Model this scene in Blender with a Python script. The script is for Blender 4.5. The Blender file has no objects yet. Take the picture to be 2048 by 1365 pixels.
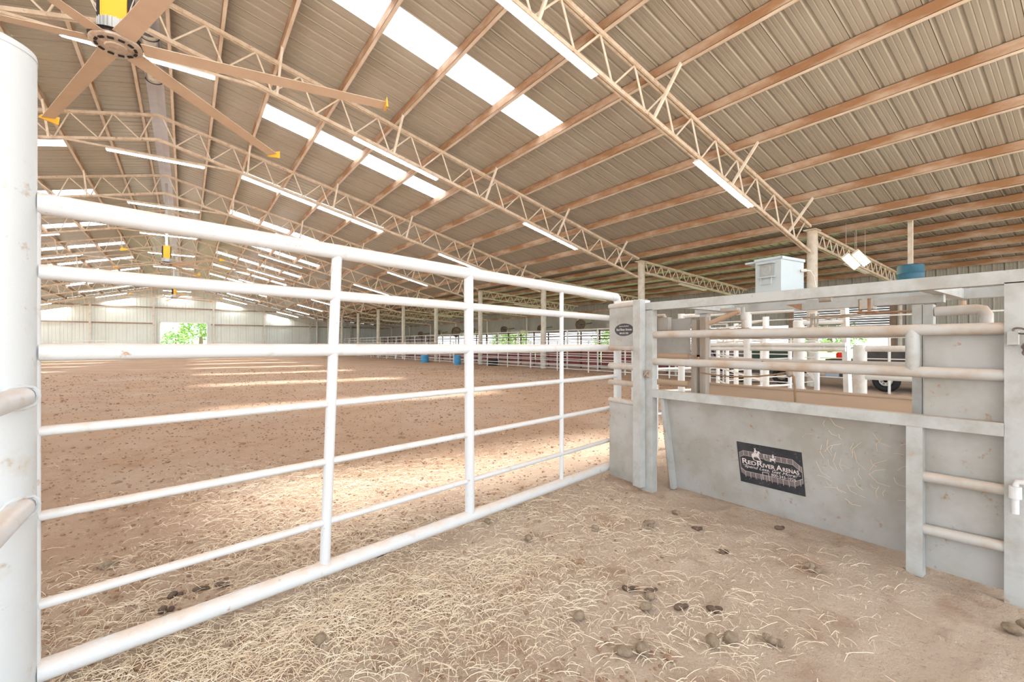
import bpy, math, random
import numpy as np
from mathutils import Vector, Matrix

random.seed(7)
RNG = np.random.default_rng(11)
SC = bpy.context.scene
COL = SC.collection
PI = math.pi

# ------------------------------------------------------------------ camera, sky, sun, exposure
cam_d = bpy.data.cameras.new('camera')
cam_d.sensor_width = 36.0
cam_d.lens = 905.0 / 2048.0 * 36.0
cam_d.shift_y = 7.5 / 2048.0
cam_d.clip_start = 0.02
cam_d.clip_end = 600
cam = bpy.data.objects.new('camera', cam_d)
COL.objects.link(cam)
cam.location = (0, 0, 1.2)
cam.rotation_euler = (math.radians(90), 0, -math.radians(35.85))
SC.camera = cam

world = bpy.data.worlds.new('sky')
SC.world = world
world.use_nodes = True
bg = world.node_tree.nodes['Background']
bg.inputs['Color'].default_value = (0.84, 0.93, 1.0, 1)
bg.inputs['Strength'].default_value = 1.25

sun_d = bpy.data.lights.new('sun', 'SUN')
sun_d.energy = 6.0
sun_d.angle = math.radians(9)
sun_d.color = (1.0, 0.98, 0.95)
sun = bpy.data.objects.new('sun', sun_d)
COL.objects.link(sun)
sun.rotation_euler = Vector((-1.5, 1.5, -8.5)).to_track_quat('-Z', 'Y').to_euler()

SC.view_settings.view_transform = 'Standard'
SC.view_settings.look = 'None'
SC.view_settings.gamma = 1
SC.view_settings.use_curve_mapping = False
SC.view_settings.exposure = 1.58
SC.cycles.use_denoising = True
SC.cycles.max_bounces = 8
SC.cycles.diffuse_bounces = 5
SC.cycles.transparent_max_bounces = 8
SC.cycles.sample_clamp_indirect = 8

# ------------------------------------------------------------------ materials
def lin(c):
    return tuple(((v / 255) / 12.92 if v / 255 <= 0.04045 else ((v / 255 + 0.055) / 1.055) ** 2.4) for v in c)

def mat(name, c1, c2=None, scale=6.0, thr=0.5, soft=0.2, rough=0.6, metal=0.0, dust=None, dust_amt=0.0,
        bump=0.0, bscale=60.0, c3=None, thr3=0.62, scale3=2.0, emit=None, stretch=None, detail=4.0):
    """base colour c1, worn patches c2 (noise), second wear colour c3, dust settled on upward faces"""
    m = bpy.data.materials.new(name)
    m.use_nodes = True
    nt = m.node_tree
    N, L = nt.nodes, nt.links
    b = N['Principled BSDF']
    b.inputs['Roughness'].default_value = rough
    b.inputs['Metallic'].default_value = metal
    b.inputs['Specular IOR Level'].default_value = 0.3
    col = None
    tc = N.new('ShaderNodeTexCoord')
    src = tc.outputs['Object']
    if stretch:
        mp = N.new('ShaderNodeMapping')
        mp.inputs['Scale'].default_value = stretch
        L.new(src, mp.inputs['Vector'])
        src = mp.outputs['Vector']

    def noise(sc, det=detail):
        n = N.new('ShaderNodeTexNoise')
        n.inputs['Scale'].default_value = sc
        n.inputs['Detail'].default_value = det
        n.inputs['Roughness'].default_value = 0.65
        L.new(src, n.inputs['Vector'])
        return n.outputs['Fac']

    def ramp(fac, a, w):
        r = N.new('ShaderNodeMapRange')
        r.inputs['From Min'].default_value = a - w
        r.inputs['From Max'].default_value = a + w
        r.clamp = True
        L.new(fac, r.inputs['Value'])
        return r.outputs['Result']

    def mix(fac, a, bb):
        x = N.new('ShaderNodeMix')
        x.data_type = 'RGBA'
        if hasattr(fac, 'links') or not isinstance(fac, float):
            L.new(fac, x.inputs['Factor'])
        else:
            x.inputs['Factor'].default_value = fac
        for v, k in ((a, 'A'), (bb, 'B')):
            idx = [i for i in x.inputs if i.name == k and i.type == 'RGBA'][0]
            if isinstance(v, tuple):
                idx.default_value = (*v, 1)
            else:
                L.new(v, idx)
        return [o for o in x.outputs if o.type == 'RGBA'][0]

    col = c1
    if c2:
        col = mix(ramp(noise(scale), thr, soft), c1, c2)
    if c3:
        col = mix(ramp(noise(scale3), thr3, 0.06), col, c3)
    if dust:
        g = N.new('ShaderNodeNewGeometry')
        sx = N.new('ShaderNodeSeparateXYZ')
        L.new(g.outputs['Normal'], sx.inputs[0])
        r = N.new('ShaderNodeMapRange')
        r.inputs['From Min'].default_value = 0.15
        r.inputs['From Max'].default_value = 0.95
        r.inputs['To Max'].default_value = dust_amt
        L.new(sx.outputs['Z'], r.inputs['Value'])
        mm = N.new('ShaderNodeMath')
        mm.operation = 'MULTIPLY'
        L.new(r.outputs['Result'], mm.inputs[0])
        L.new(ramp(noise(9.0), 0.42, 0.2), mm.inputs[1])
        col = mix(mm.outputs[0], col, dust)
    if isinstance(col, tuple):
        b.inputs['Base Color'].default_value = (*col, 1)
    else:
        L.new(col, b.inputs['Base Color'])
    if bump:
        bn = N.new('ShaderNodeBump')
        bn.inputs['Strength'].default_value = bump
        bn.inputs['Distance'].default_value = 0.01
        L.new(noise(bscale, 6.0), bn.inputs['Height'])
        L.new(bn.outputs['Normal'], b.inputs['Normal'])
    if emit:
        b.inputs['Emission Color'].default_value = (*emit[0], 1)
        b.inputs['Emission Strength'].default_value = emit[1]
    return m

TAN = (0.60, 0.42, 0.29)
M = {}
M['white'] = mat('white_pipe_paint', (0.66, 0.67, 0.68), (0.58, 0.54, 0.50), scale=14, thr=0.66, soft=0.08, rough=0.42,
                 dust=(0.66, 0.48, 0.35), dust_amt=0.75, bump=0.12, bscale=120, c3=(0.45, 0.27, 0.16), thr3=0.71, scale3=22)
M['white_post'] = mat('white_post_paint', (0.59, 0.61, 0.62), (0.55, 0.53, 0.49), scale=7, thr=0.64, soft=0.08, rough=0.45,
                      bump=0.15, bscale=70, c3=(0.42, 0.33, 0.25), thr3=0.70, scale3=14, dust=(0.7, 0.6, 0.5), dust_amt=0.4)
M['pen'] = mat('cream_pen_pipe_paint', (0.76, 0.75, 0.72), (0.62, 0.54, 0.46), scale=5, thr=0.62, soft=0.10, rough=0.5,
               dust=TAN, dust_amt=0.55)
M['chute'] = mat('grey_chute_paint', (0.46, 0.47, 0.46), (0.37, 0.36, 0.33), scale=5, thr=0.54, soft=0.10, rough=0.5,
                 dust=(0.58, 0.42, 0.30), dust_amt=0.8, bump=0.08, bscale=90, c3=(0.40, 0.27, 0.17), thr3=0.70, scale3=11)
M['chute_sheet'] = mat('dusty_grey_sheet_steel', (0.42, 0.415, 0.40), (0.345, 0.33, 0.295), scale=2.6, thr=0.5, soft=0.10, rough=0.42,
                       dust=(0.60, 0.40, 0.26), dust_amt=0.7, c3=(0.32, 0.19, 0.10), thr3=0.68, scale3=19, bump=0.05, bscale=20)
M['chute_pipe'] = mat('dusty_chute_pipe', (0.48, 0.47, 0.45), (0.40, 0.30, 0.22), scale=4, thr=0.55, soft=0.12, rough=0.45,
                      dust=(0.64, 0.48, 0.36), dust_amt=0.75)
M['dusty'] = mat('tan_dust_coated_steel', (0.56, 0.39, 0.27), (0.48, 0.35, 0.25), scale=3, rough=0.8, stretch=(1, 0.4, 3))
M['rust'] = mat('rusty_steel', (0.30, 0.16, 0.09), (0.42, 0.27, 0.17), scale=14, rough=0.8)
M['old_wood'] = mat('weathered_grey_steel_post', (0.42, 0.38, 0.33), (0.30, 0.23, 0.18), scale=6, thr=0.5, soft=0.2, rough=0.8, stretch=(3, 3, .4))
M['truss'] = mat('dusty_cream_truss_paint', (0.70, 0.62, 0.52), (0.54, 0.42, 0.31), scale=5, thr=0.56, soft=0.14, rough=0.6,
                 c3=(0.33, 0.19, 0.11), thr3=0.66, scale3=9)
M['truss_rod'] = mat('cream_web_rod_paint', (0.80, 0.75, 0.67), (0.66, 0.56, 0.46), scale=5, thr=0.56, soft=0.14, rough=0.6)
M['purlin'] = mat('rust_streaked_purlin', (0.56, 0.45, 0.36), (0.33, 0.185, 0.10), scale=2.2, thr=0.47, soft=0.12, rough=0.7,
                  stretch=(1, 0.35, 1), detail=8)
M['purlin_lip'] = mat('cream_purlin_flange', (0.76, 0.69, 0.60), (0.58, 0.46, 0.35), scale=3, thr=0.55, soft=0.15, rough=0.6, stretch=(1, 0.35, 1))
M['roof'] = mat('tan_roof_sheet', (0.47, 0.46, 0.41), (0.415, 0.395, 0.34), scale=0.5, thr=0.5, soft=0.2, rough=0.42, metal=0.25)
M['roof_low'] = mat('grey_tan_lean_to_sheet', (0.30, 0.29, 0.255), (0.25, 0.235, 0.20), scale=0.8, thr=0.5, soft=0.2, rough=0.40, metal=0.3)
M['seam'] = mat('dark_sheet_lap', (0.10, 0.075, 0.055), rough=0.9)
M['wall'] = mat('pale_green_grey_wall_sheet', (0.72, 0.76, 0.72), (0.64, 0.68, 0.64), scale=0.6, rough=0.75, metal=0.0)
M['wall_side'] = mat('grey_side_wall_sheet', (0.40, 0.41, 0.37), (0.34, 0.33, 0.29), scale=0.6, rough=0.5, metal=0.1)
M['girt'] = mat('brown_wall_girt', (0.36, 0.28, 0.22), (0.27, 0.19, 0.14), scale=3, rough=0.7)
M['column'] = mat('cream_column_paint', (0.66, 0.64, 0.58), (0.55, 0.45, 0.36), scale=3.5, thr=0.56, soft=0.12, rough=0.55)
M['maroon'] = mat('maroon_stall_boards', (0.20, 0.045, 0.04), (0.27, 0.08, 0.07), scale=1.5, rough=0.6)
M['maroon_dark'] = mat('dark_maroon_steel', (0.09, 0.03, 0.035), rough=0.6)
M['blue'] = mat('blue_barrel_plastic', (0.08, 0.33, 0.58), (0.06, 0.26, 0.48), scale=5, rough=0.45)
M['blue_dark'] = mat('faded_blue_drum_paint', (0.05, 0.17, 0.26), (0.04, 0.13, 0.20), scale=5, rough=0.5)
M['black'] = mat('black_rubber', (0.02, 0.02, 0.022), rough=0.6)
M['dark'] = mat('dark_painted_metal', (0.045, 0.045, 0.05), (0.09, 0.08, 0.07), scale=4, rough=0.5)
M['darkgreen'] = mat('dark_green_paint', (0.02, 0.05, 0.035), rough=0.4)
M['mauve'] = mat('mauve_paint', (0.25, 0.19, 0.25), rough=0.4)
M['silverblue'] = mat('silver_blue_car_paint', (0.36, 0.41, 0.48), rough=0.35, metal=0.3)
M['red'] = mat('red_plastic', (0.75, 0.03, 0.02), rough=0.4)
M['yellow'] = mat('yellow_box_paint', (0.80, 0.42, 0.03), rough=0.4)
M['yellow_tip'] = mat('yellow_tip_plastic', (0.85, 0.50, 0.06), rough=0.4)
M['fan_blade'] = mat('tan_dusty_blade', (0.60, 0.47, 0.36), (0.66, 0.53, 0.42), scale=3, rough=0.6)
M['fan_blade_top'] = mat('pale_blade_rim', (0.68, 0.60, 0.50), rough=0.5)
M['motor'] = mat('pale_motor_casting', (0.55, 0.57, 0.58), rough=0.4, metal=0.4)
M['hub'] = mat('dusty_hub_plate', (0.66, 0.60, 0.54), (0.45, 0.35, 0.28), scale=16, rough=0.5, metal=0.2)
M['cable'] = mat('pale_cable', (0.55, 0.50, 0.44), rough=0.5)
M['tube'] = mat('lit_led_tube', (0.9, 0.9, 0.9), emit=((0.93, 0.97, 1.0), 36.0))
M['tube_off'] = mat('unlit_tube_plastic', (0.75, 0.70, 0.62), rough=0.3)
M['tube_warm'] = mat('lit_warm_tube', (0.9, 0.85, 0.7), emit=((1.0, 0.86, 0.50), 2.6))
M['lamp_body'] = mat('lamp_housing', (0.78, 0.76, 0.72), rough=0.5)
M['ridge'] = mat('blue_grey_ridge_sheet', (0.62, 0.65, 0.74), (0.52, 0.53, 0.60), scale=1.5, rough=0.35, metal=0.2)
M['ridge_clear'] = mat('cloudy_plastic_film', (0.62, 0.64, 0.62), (0.30, 0.30, 0.30), scale=7, thr=0.6, soft=0.05, rough=0.2)
M['box'] = mat('pale_grey_box_paint', (0.43, 0.48, 0.49), (0.38, 0.42, 0.43), scale=3, rough=0.4, c3=(0.45, 0.36, 0.28), thr3=0.7, scale3=9)
M['lens'] = mat('grey_cloudy_lens', (0.33, 0.34, 0.32), (0.24, 0.25, 0.24), scale=8, rough=0.25)
M['chain'] = mat('dark_steel_chain', (0.20, 0.16, 0.14), rough=0.4, metal=0.7)
M['rope'] = mat('brown_rope', (0.26, 0.15, 0.08), (0.36, 0.24, 0.14), scale=60, rough=0.9)
M['sign_black'] = mat('black_vinyl', (0.025, 0.028, 0.034), (0.05, 0.05, 0.055), scale=9, rough=0.5)
M['sign_white'] = mat('pinkish_white_print', (0.72, 0.64, 0.62), rough=0.6)
M['sign_grid'] = mat('faded_pink_print', (0.42, 0.35, 0.34), rough=0.6)
M['straw'] = mat('pale_straw', (0.88, 0.76, 0.60), (0.72, 0.56, 0.39), scale=3, rough=0.7)
M['dung'] = mat('dry_manure', (0.40, 0.305, 0.215), (0.24, 0.17, 0.115), scale=38, rough=0.95, bump=0.8, bscale=220)
M['dung_dark'] = mat('dark_manure', (0.22, 0.145, 0.10), (0.12, 0.08, 0.06), scale=30, rough=0.85, bump=0.8, bscale=220)
M['clod'] = mat('brown_dirt_clod', (0.34, 0.21, 0.135), (0.24, 0.15, 0.095), scale=9, rough=0.95)
M['grass'] = mat('grass_field', (0.16, 0.30, 0.07), (0.26, 0.33, 0.12), scale=0.3, rough=0.9)
M['leaf'] = mat('green_foliage', (0.16, 0.27, 0.08), (0.26, 0.36, 0.14), scale=2, rough=0.7)
M['bark'] = mat('tree_bark', (0.16, 0.11, 0.07), rough=0.9)
M['outdirt'] = mat('pale_outdoor_dirt', (0.52, 0.42, 0.33), (0.44, 0.35, 0.27), scale=0.4, rough=0.95)
M['louver'] = mat('grey_door_slats', (0.26, 0.27, 0.28), (0.20, 0.20, 0.20), scale=2, rough=0.5)
M['beige'] = mat('beige_enamel', (0.50, 0.45, 0.38), rough=0.5)
M['door_white'] = mat('white_door_trim', (0.75, 0.77, 0.76), rough=0.5)

def skylight_mat():
    m = bpy.data.materials.new('translucent_roof_panel')
    m.use_nodes = True
    nt = m.node_tree
    N, L = nt.nodes, nt.links
    N.remove(N['Principled BSDF'])
    out = N['Material Output']
    t = N.new('ShaderNodeBsdfTransparent')
    t.inputs[0].default_value = (0.92, 0.94, 0.96, 1)
    d = N.new('ShaderNodeBsdfTranslucent')
    d.inputs[0].default_value = (0.9, 0.92, 0.93, 1)
    x = N.new('ShaderNodeMixShader')
    x.inputs[0].default_value = 0.45
    L.new(t.outputs[0], x.inputs[1])
    L.new(d.outputs[0], x.inputs[2])
    L.new(x.outputs[0], out.inputs['Surface'])
    return m
M['skylight'] = skylight_mat()

def dirt_mat():
    m = bpy.data.materials.new('arena_dirt')
    m.use_nodes = True
    nt = m.node_tree
    N, L = nt.nodes, nt.links
    b = N['Principled BSDF']
    b.inputs['Roughness'].default_value = 0.95
    b.inputs['Specular IOR Level'].default_value = 0.1
    tc = N.new('ShaderNodeTexCoord')
    def noise(sc, det=6, rough=0.6):
        n = N.new('ShaderNodeTexNoise')
        n.inputs['Scale'].default_value = sc
        n.inputs['Detail'].default_value = det
        n.inputs['Roughness'].default_value = rough
        L.new(tc.outputs['Object'], n.inputs['Vector'])
        return n.outputs['Fac']
    def rng(f, a, bq, c=0.0, d=1.0):
        r = N.new('ShaderNodeMapRange')
        for k, v in (('From Min', a), ('From Max', bq), ('To Min', c), ('To Max', d)):
            r.inputs[k].default_value = v
        L.new(f, r.inputs['Value'])
        return r.outputs['Result']
    def mix(f, a, bb):
        x = N.new('ShaderNodeMix')
        x.data_type = 'RGBA'
        L.new(f, x.inputs['Factor'])
        ins = [i for i in x.inputs if i.type == 'RGBA']
        for v, i in ((a, ins[0]), (bb, ins[1])):
            if isinstance(v, tuple):
                i.default_value = (*v, 1)
            else:
                L.new(v, i)
        return [o for o in x.outputs if o.type == 'RGBA'][0]
    def math_(op, a, bb):
        x = N.new('ShaderNodeMath')
        x.operation = op
        for v, i in ((a, x.inputs[0]), (bb, x.inputs[1])):
            if isinstance(v, (int, float)):
                i.default_value = v
            else:
                L.new(v, i)
        return x.outputs[0]
    # worked arena soil is redder than the trampled sandy soil on the near side of the gate
    sx = N.new('ShaderNodeSeparateXYZ')
    L.new(tc.outputs['Object'], sx.inputs[0])
    # distance along the normal of the gate line (gate from (-.38,2.2) to (3.34,2.9))
    g = math_('ADD', math_('MULTIPLY', sx.outputs['X'], -0.186), math_('MULTIPLY', sx.outputs['Y'], 0.983))
    g = math_('ADD', g, math_('MULTIPLY', noise(0.7), 1.6))
    arena = rng(g, 2.7, 4.6)
    sand = mix(rng(noise(1.6), 0.35, 0.65), (0.79, 0.61, 0.47), (0.72, 0.54, 0.405))
    soil = mix(rng(noise(1.1), 0.35, 0.65), (0.66, 0.455, 0.32), (0.58, 0.38, 0.255))
    soil = mix(rng(noise(0.33, 4), 0.5, 0.66), soil, (0.68, 0.52, 0.40))
    col = mix(arena, sand, soil)
    # reddish turned patches and fine grain
    col = mix(rng(noise(3.1), 0.57, 0.67, 0.0, 0.5), col, (0.47, 0.26, 0.16))
    col = mix(rng(noise(42, 8, 0.75), 0.55, 0.68, 0.0, 0.6), col, (0.36, 0.24, 0.16))
    col = mix(rng(noise(75, 6, 0.7), 0.60, 0.70, 0.0, 0.6), col, (0.72, 0.57, 0.42))
    L.new(col, b.inputs['Base Color'])
    bn = N.new('ShaderNodeBump')
    bn.inputs['Strength'].default_value = 1.0
    bn.inputs['Distance'].default_value = 0.045
    L.new(math_('ADD', noise(24, 8, 0.7), math_('MULTIPLY', noise(90, 5), 0.4)), bn.inputs['Height'])
    L.new(bn.outputs['Normal'], b.inputs['Normal'])
    return m
M['dirt'] = dirt_mat()

# ------------------------------------------------------------------ mesh helpers
class MB:
    def __init__(self):
        self.v = []
        self.f = []
        self.mi = []
    def add(self, vs, fs, mi=0):
        o = len(self.v)
        self.v.extend([tuple(p) for p in vs])
        self.f.extend([tuple(o + i for i in q) for q in fs])
        self.mi.extend([mi] * len(fs))
        return self
    def box(self, a, b, mi=0):
        x0, y0, z0 = a
        x1, y1, z1 = b
        vs = [(x0, y0, z0), (x1, y0, z0), (x1, y1, z0), (x0, y1, z0), (x0, y0, z1), (x1, y0, z1), (x1, y1, z1), (x0, y1, z1)]
        return self.add(vs, [(0, 3, 2, 1), (4, 5, 6, 7), (0, 1, 5, 4), (1, 2, 6, 5), (2, 3, 7, 6), (3, 0, 4, 7)], mi)
    def hexa(self, q0, q1, mi=0):
        """two quads (lists of 4 points) joined"""
        vs = list(q0) + list(q1)
        return self.add(vs, [(0, 3, 2, 1), (4, 5, 6, 7), (0, 1, 5, 4), (1, 2, 6, 5), (2, 3, 7, 6), (3, 0, 4, 7)], mi)
    def bar(self, p, q, w, h, up=(0, 0, 1), mi=0, off=(0, 0)):
        p, q = Vector(p), Vector(q)
        d = (q - p).normalized()
        s = d.cross(Vector(up))
        if s.length < 1e-4:
            s = d.cross(Vector((0, 1, 0)))
        s.normalize()
        u = s.cross(d).normalized()
        o = s * off[0] + u * off[1]
        def quad(c):
            c = c + o
            return [c - s * w / 2 - u * h / 2, c + s * w / 2 - u * h / 2, c + s * w / 2 + u * h / 2, c - s * w / 2 + u * h / 2]
        return self.hexa(quad(p), quad(q), mi)
    def path(self, pts, r, n=12, mi=0, closed=False, caps=True):
        pts = [Vector(p) for p in pts]
        rs = r if isinstance(r, (list, tuple)) else [r] * len(pts)
        k = len(pts)
        ds = []
        for i in range(k):
            if closed:
                a, b = pts[(i - 1) % k], pts[(i + 1) % k]
            else:
                a, b = pts[max(i - 1, 0)], pts[min(i + 1, k - 1)]
            ds.append((b - a).normalized())
        ref = Vector((0, 0, 1)) if abs(ds[0].z) < 0.9 else Vector((0, 1, 0))
        s = ds[0].cross(ref).normalized()
        vs = []
        for i in range(k):
            d = ds[i]
            s = (s - d * s.dot(d))
            if s.length < 1e-5:
                s = d.cross(Vector((0.3, 0.5, 0.8)))
            s.normalize()
            u = s.cross(d)
            sc = 1.0
            if 0 < i < k - 1 and not closed:
                e = (pts[i + 1] - pts[i]).normalized()
                cs = max(0.5, abs(e.dot(d)))
                sc = 1.0
            for j in range(n):
                t = 2 * PI * j / n
                vs.append(pts[i] + (s * math.cos(t) + u * math.sin(t)) * rs[i] * sc)
        fs = []
        kk = k if closed else k - 1
        for i in range(kk):
            i2 = (i + 1) % k
            for j in range(n):
                j2 = (j + 1) % n
                fs.append((i * n + j, i * n + j2, i2 * n + j2, i2 * n + j))
        if caps and not closed:
            fs.append(tuple(reversed(range(n))))
            fs.append(tuple((k - 1) * n + j for j in range(n)))
        return self.add(vs, fs, mi)
    def tube(self, p, q, r, n=12, mi=0):
        return self.path([p, q], r, n, mi)
    def lathe(self, prof, c=(0, 0, 0), n=24, mi=0):
        vs, fs = [], []
        for (r, z) in prof:
            for j in range(n):
                t = 2 * PI * j / n
                vs.append((c[0] + r * math.cos(t), c[1] + r * math.sin(t), c[2] + z))
        k = len(prof)
        for i in range(k - 1):
            for j in range(n):
                j2 = (j + 1) % n
                fs.append((i * n + j, i * n + j2, (i + 1) * n + j2, (i + 1) * n + j))
        fs.append(tuple(reversed(range(n))))
        fs.append(tuple((k - 1) * n + j for j in range(n)))
        return self.add(vs, fs, mi)
    def blob(self, c, r, seed=0, sub=1, jit=0.18, mi=0):
        vs, fs = ICO[sub]
        rr = random.Random(seed)
        out = []
        a = rr.random() * 6.28
        ca, sa = math.cos(a), math.sin(a)
        for v in vs:
            k = 1 + (rr.random() - 0.5) * 2 * jit
            x, y, z = v[0] * r[0] * k, v[1] * r[1] * k, v[2] * r[2] * k
            out.append((c[0] + x * ca - y * sa, c[1] + x * sa + y * ca, c[2] + z))
        return self.add(out, fs, mi)
    def mesh(self, name, origin=(0, 0, 0), smooth=True, angle=40):
        me = bpy.data.meshes.new(name)
        ox, oy, oz = origin
        me.from_pydata([(x - ox, y - oy, z - oz) for x, y, z in self.v], [], self.f)
        if any(self.mi):
            me.polygons.foreach_set('material_index', self.mi)
        if smooth:
            me.polygons.foreach_set('use_smooth', [True] * len(me.polygons))
            me.set_sharp_from_angle(angle=math.radians(angle))
        me.update()
        return me

def _ico(sub):
    import bmesh
    bm = bmesh.new()
    bmesh.ops.create_icosphere(bm, subdivisions=sub, radius=1)
    vs = [tuple(v.co) for v in bm.verts]
    fs = [tuple(v.index for v in f.verts) for f in bm.faces]
    bm.free()
    return vs, fs
ICO = {1: _ico(1), 2: _ico(2), 3: _ico(3)}

def tag(o, label=None, cat=None, group=None, kind=None):
    if label: o['label'] = label
    if cat: o['category'] = cat
    if group: o['group'] = group
    if kind: o['kind'] = kind
    return o

def root(name, loc, label, cat, group=None):
    o = bpy.data.objects.new(name, None)
    o.empty_display_size = 0.1
    COL.objects.link(o)
    o.location = loc
    return tag(o, label, cat, group)

def wloc(o):
    v = Vector(o.location)
    while o.parent:
        o = o.parent
        v += Vector(o.location)
    return v

def part(name, mb, m, parent, smooth=True, angle=40, label=None, origin=None):
    """mesh given in world coordinates, parented under an un-rotated root"""
    pl = wloc(parent)
    me = mb.mesh(name, pl if origin is None else origin, smooth, angle)
    o = bpy.data.objects.new(name, me)
    COL.objects.link(o)
    for mm in (m if isinstance(m, list) else [m]):
        me.materials.append(M[mm])
    o.parent = parent
    if origin is not None:
        o.location = Vector(origin) - pl
    if label: o['label'] = label
    return o

def single(name, mb, m, label=None, cat=None, group=None, kind=None, origin=(0, 0, 0), smooth=True, angle=40):
    me = mb.mesh(name, origin, smooth, angle)
    o = bpy.data.objects.new(name, me)
    COL.objects.link(o)
    o.location = origin
    for mm in (m if isinstance(m, list) else [m]):
        me.materials.append(M[mm])
    return tag(o, label, cat, group, kind)

def inst(name, me, parent, loc, rot=(0, 0, 0)):
    o = bpy.data.objects.new(name, me)
    COL.objects.link(o)
    o.parent = parent
    o.location = loc
    o.rotation_euler = rot
    return o

KIDS = {}
def copy_tree(o, parent=None):
    c = o.copy()
    COL.objects.link(c)
    c.parent = parent
    for ch in [x for x in bpy.data.objects if x.parent is o] if o not in KIDS else KIDS[o]:
        copy_tree(ch, c)
    return c
def cache_kids():
    KIDS.clear()
    for x in bpy.data.objects:
        KIDS[x] = []
    for x in bpy.data.objects:
        if x.parent:
            KIDS[x.parent].append(x)

ORD = ['first', 'second', 'third', 'fourth', 'fifth', 'sixth', 'seventh', 'eighth', 'ninth', 'tenth', 'eleventh', 'twelfth', 'thirteenth']
NEAR = ['nearest', 'second nearest'] + [o for o in ORD[2:]]

# ------------------------------------------------------------------ building dimensions
XR = -0.68           # ridge line
ZR = 8.34            # top of trusses at the ridge
SL = 0.24            # roof slope
XC = 14.83           # right column row
XW = 23.45           # right wall
BAY = 6.1
D0 = 5.57            # nearest truss
NT = 11
YF = D0 + BAY * (NT - 1) + 0.55   # far wall
YN = -4.5            # near end of the roof
def zc(x):           # truss top chord
    return ZR - SL * abs(x - XR)
ZC = zc(XC)
SL2 = 0.068
def zc2(x):
    return ZC - 0.02 - SL2 * (x - XC)
PUR = [0.34, 1.30, 2.40, 3.80, 5.20, 6.65, 8.10, 9.55, 11.0, 12.45, 13.9, 15.3]
HP = 0.19            # purlin depth

# ------------------------------------------------------------------ floor
def vnoise(x, y, f, seed):
    x = x * f
    y = y * f
    xi = np.floor(x).astype(int)
    yi = np.floor(y).astype(int)
    fx = x - xi
    fy = y - yi
    fx = fx * fx * (3 - 2 * fx)
    fy = fy * fy * (3 - 2 * fy)
    def h(a, b):
        n = (a * 374761393 + b * 668265263 + seed * 1442695041) & 0xffffffff
        n = ((n ^ (n >> 13)) * 1274126177) & 0xffffffff
        return ((n ^ (n >> 16)) & 0xffff) / 65535.0
    return (h(xi, yi) * (1 - fx) * (1 - fy) + h(xi + 1, yi) * fx * (1 - fy) + h(xi, yi + 1) * (1 - fx) * fy + h(xi + 1, yi + 1) * fx * fy)

def gheight(x, y):
    x = np.asarray(x, float)
    y = np.asarray(y, float)
    h = (vnoise(x, y, 0.5, 1) - 0.5) * 0.035
    near = np.clip((14 - y) / 8, 0, 1)
    h = h + (vnoise(x, y, 2.1, 2) - 0.5) * 0.022
    h = h + (vnoise(x, y, 6.0, 3) - 0.5) * 0.014 * (0.3 + 0.7 * near)
    h = h + (vnoise(x, y, 15.0, 4) - 0.5) * 0.010 * near
    n5 = vnoise(x, y, 9.0, 5)
    h = h + np.clip(n5 - 0.66, 0, 1) * 0.08 * near
    h = h + (vnoise(x, y, 28.0, 6) - 0.5) * 0.009 * near
    return h - 0.012

def gh(x, y):
    return float(gheight(np.array([x]), np.array([y]))[0])

def build_floor():
    xs = np.concatenate([np.arange(-32, -4, 0.8), np.arange(-4, -1.2, 0.12), np.arange(-1.2, 4.6, 0.032), np.arange(4.6, 8, 0.15), np.arange(8, XW + 0.01, 0.45)])
    ys = np.concatenate([np.arange(-3.0, 0.2, 0.2), np.arange(0.2, 5.2, 0.032), np.arange(5.2, 9, 0.07), np.arange(9, 20, 0.22), np.arange(20, YF + 0.01, 0.6), [YF + 0.1]])
    X, Y = np.meshgrid(xs, ys)
    Z = gheight(X, Y)
    nx, ny = len(xs), len(ys)
    v = np.stack([X.ravel(), Y.ravel(), Z.ravel()], 1)
    i = np.arange(nx * ny).reshape(ny, nx)
    f = np.stack([i[:-1, :-1].ravel(), i[:-1, 1:].ravel(), i[1:, 1:].ravel(), i[1:, :-1].ravel()], 1)
    me = bpy.data.meshes.new('floor')
    me.vertices.add(len(v))
    me.vertices.foreach_set('co', v.ravel())
    me.loops.add(f.size)
    me.loops.foreach_set('vertex_index', f.ravel())
    me.polygons.add(len(f))
    me.polygons.foreach_set('loop_start', np.arange(0, f.size, 4))
    me.polygons.foreach_set('use_smooth', np.ones(len(f), bool))
    me.update()
    me.materials.append(M['dirt'])
    o = bpy.data.objects.new('floor', me)
    COL.objects.link(o)
    tag(o, kind='structure')
build_floor()
mb = MB()
# ground outside the building, as a frame around the floor
mb.add([(-200, -120, -0.06), (220, -120, -0.06), (220, -3.0, -0.06), (-200, -3.0, -0.06)], [(0, 1, 2, 3)])
mb.add([(XW + 0.02, -3, -0.06), (220, -3, -0.06), (220, YF + .1, -0.06), (XW + 0.02, YF + .1, -0.06)], [(0, 1, 2, 3)], 1)
mb.add([(-200, YF + .1, -0.06), (220, YF + .1, -0.06), (220, 300, -0.06), (-200, 300, -0.06)], [(0, 1, 2, 3)], 1)
mb.add([(-200, -3, -0.06), (-32, -3, -0.06), (-32, YF + .1, -0.06), (-200, YF + .1, -0.06)], [(0, 1, 2, 3)])
single('floor_outside', mb, ['outdirt', 'grass'], kind='structure', smooth=False)

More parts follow.
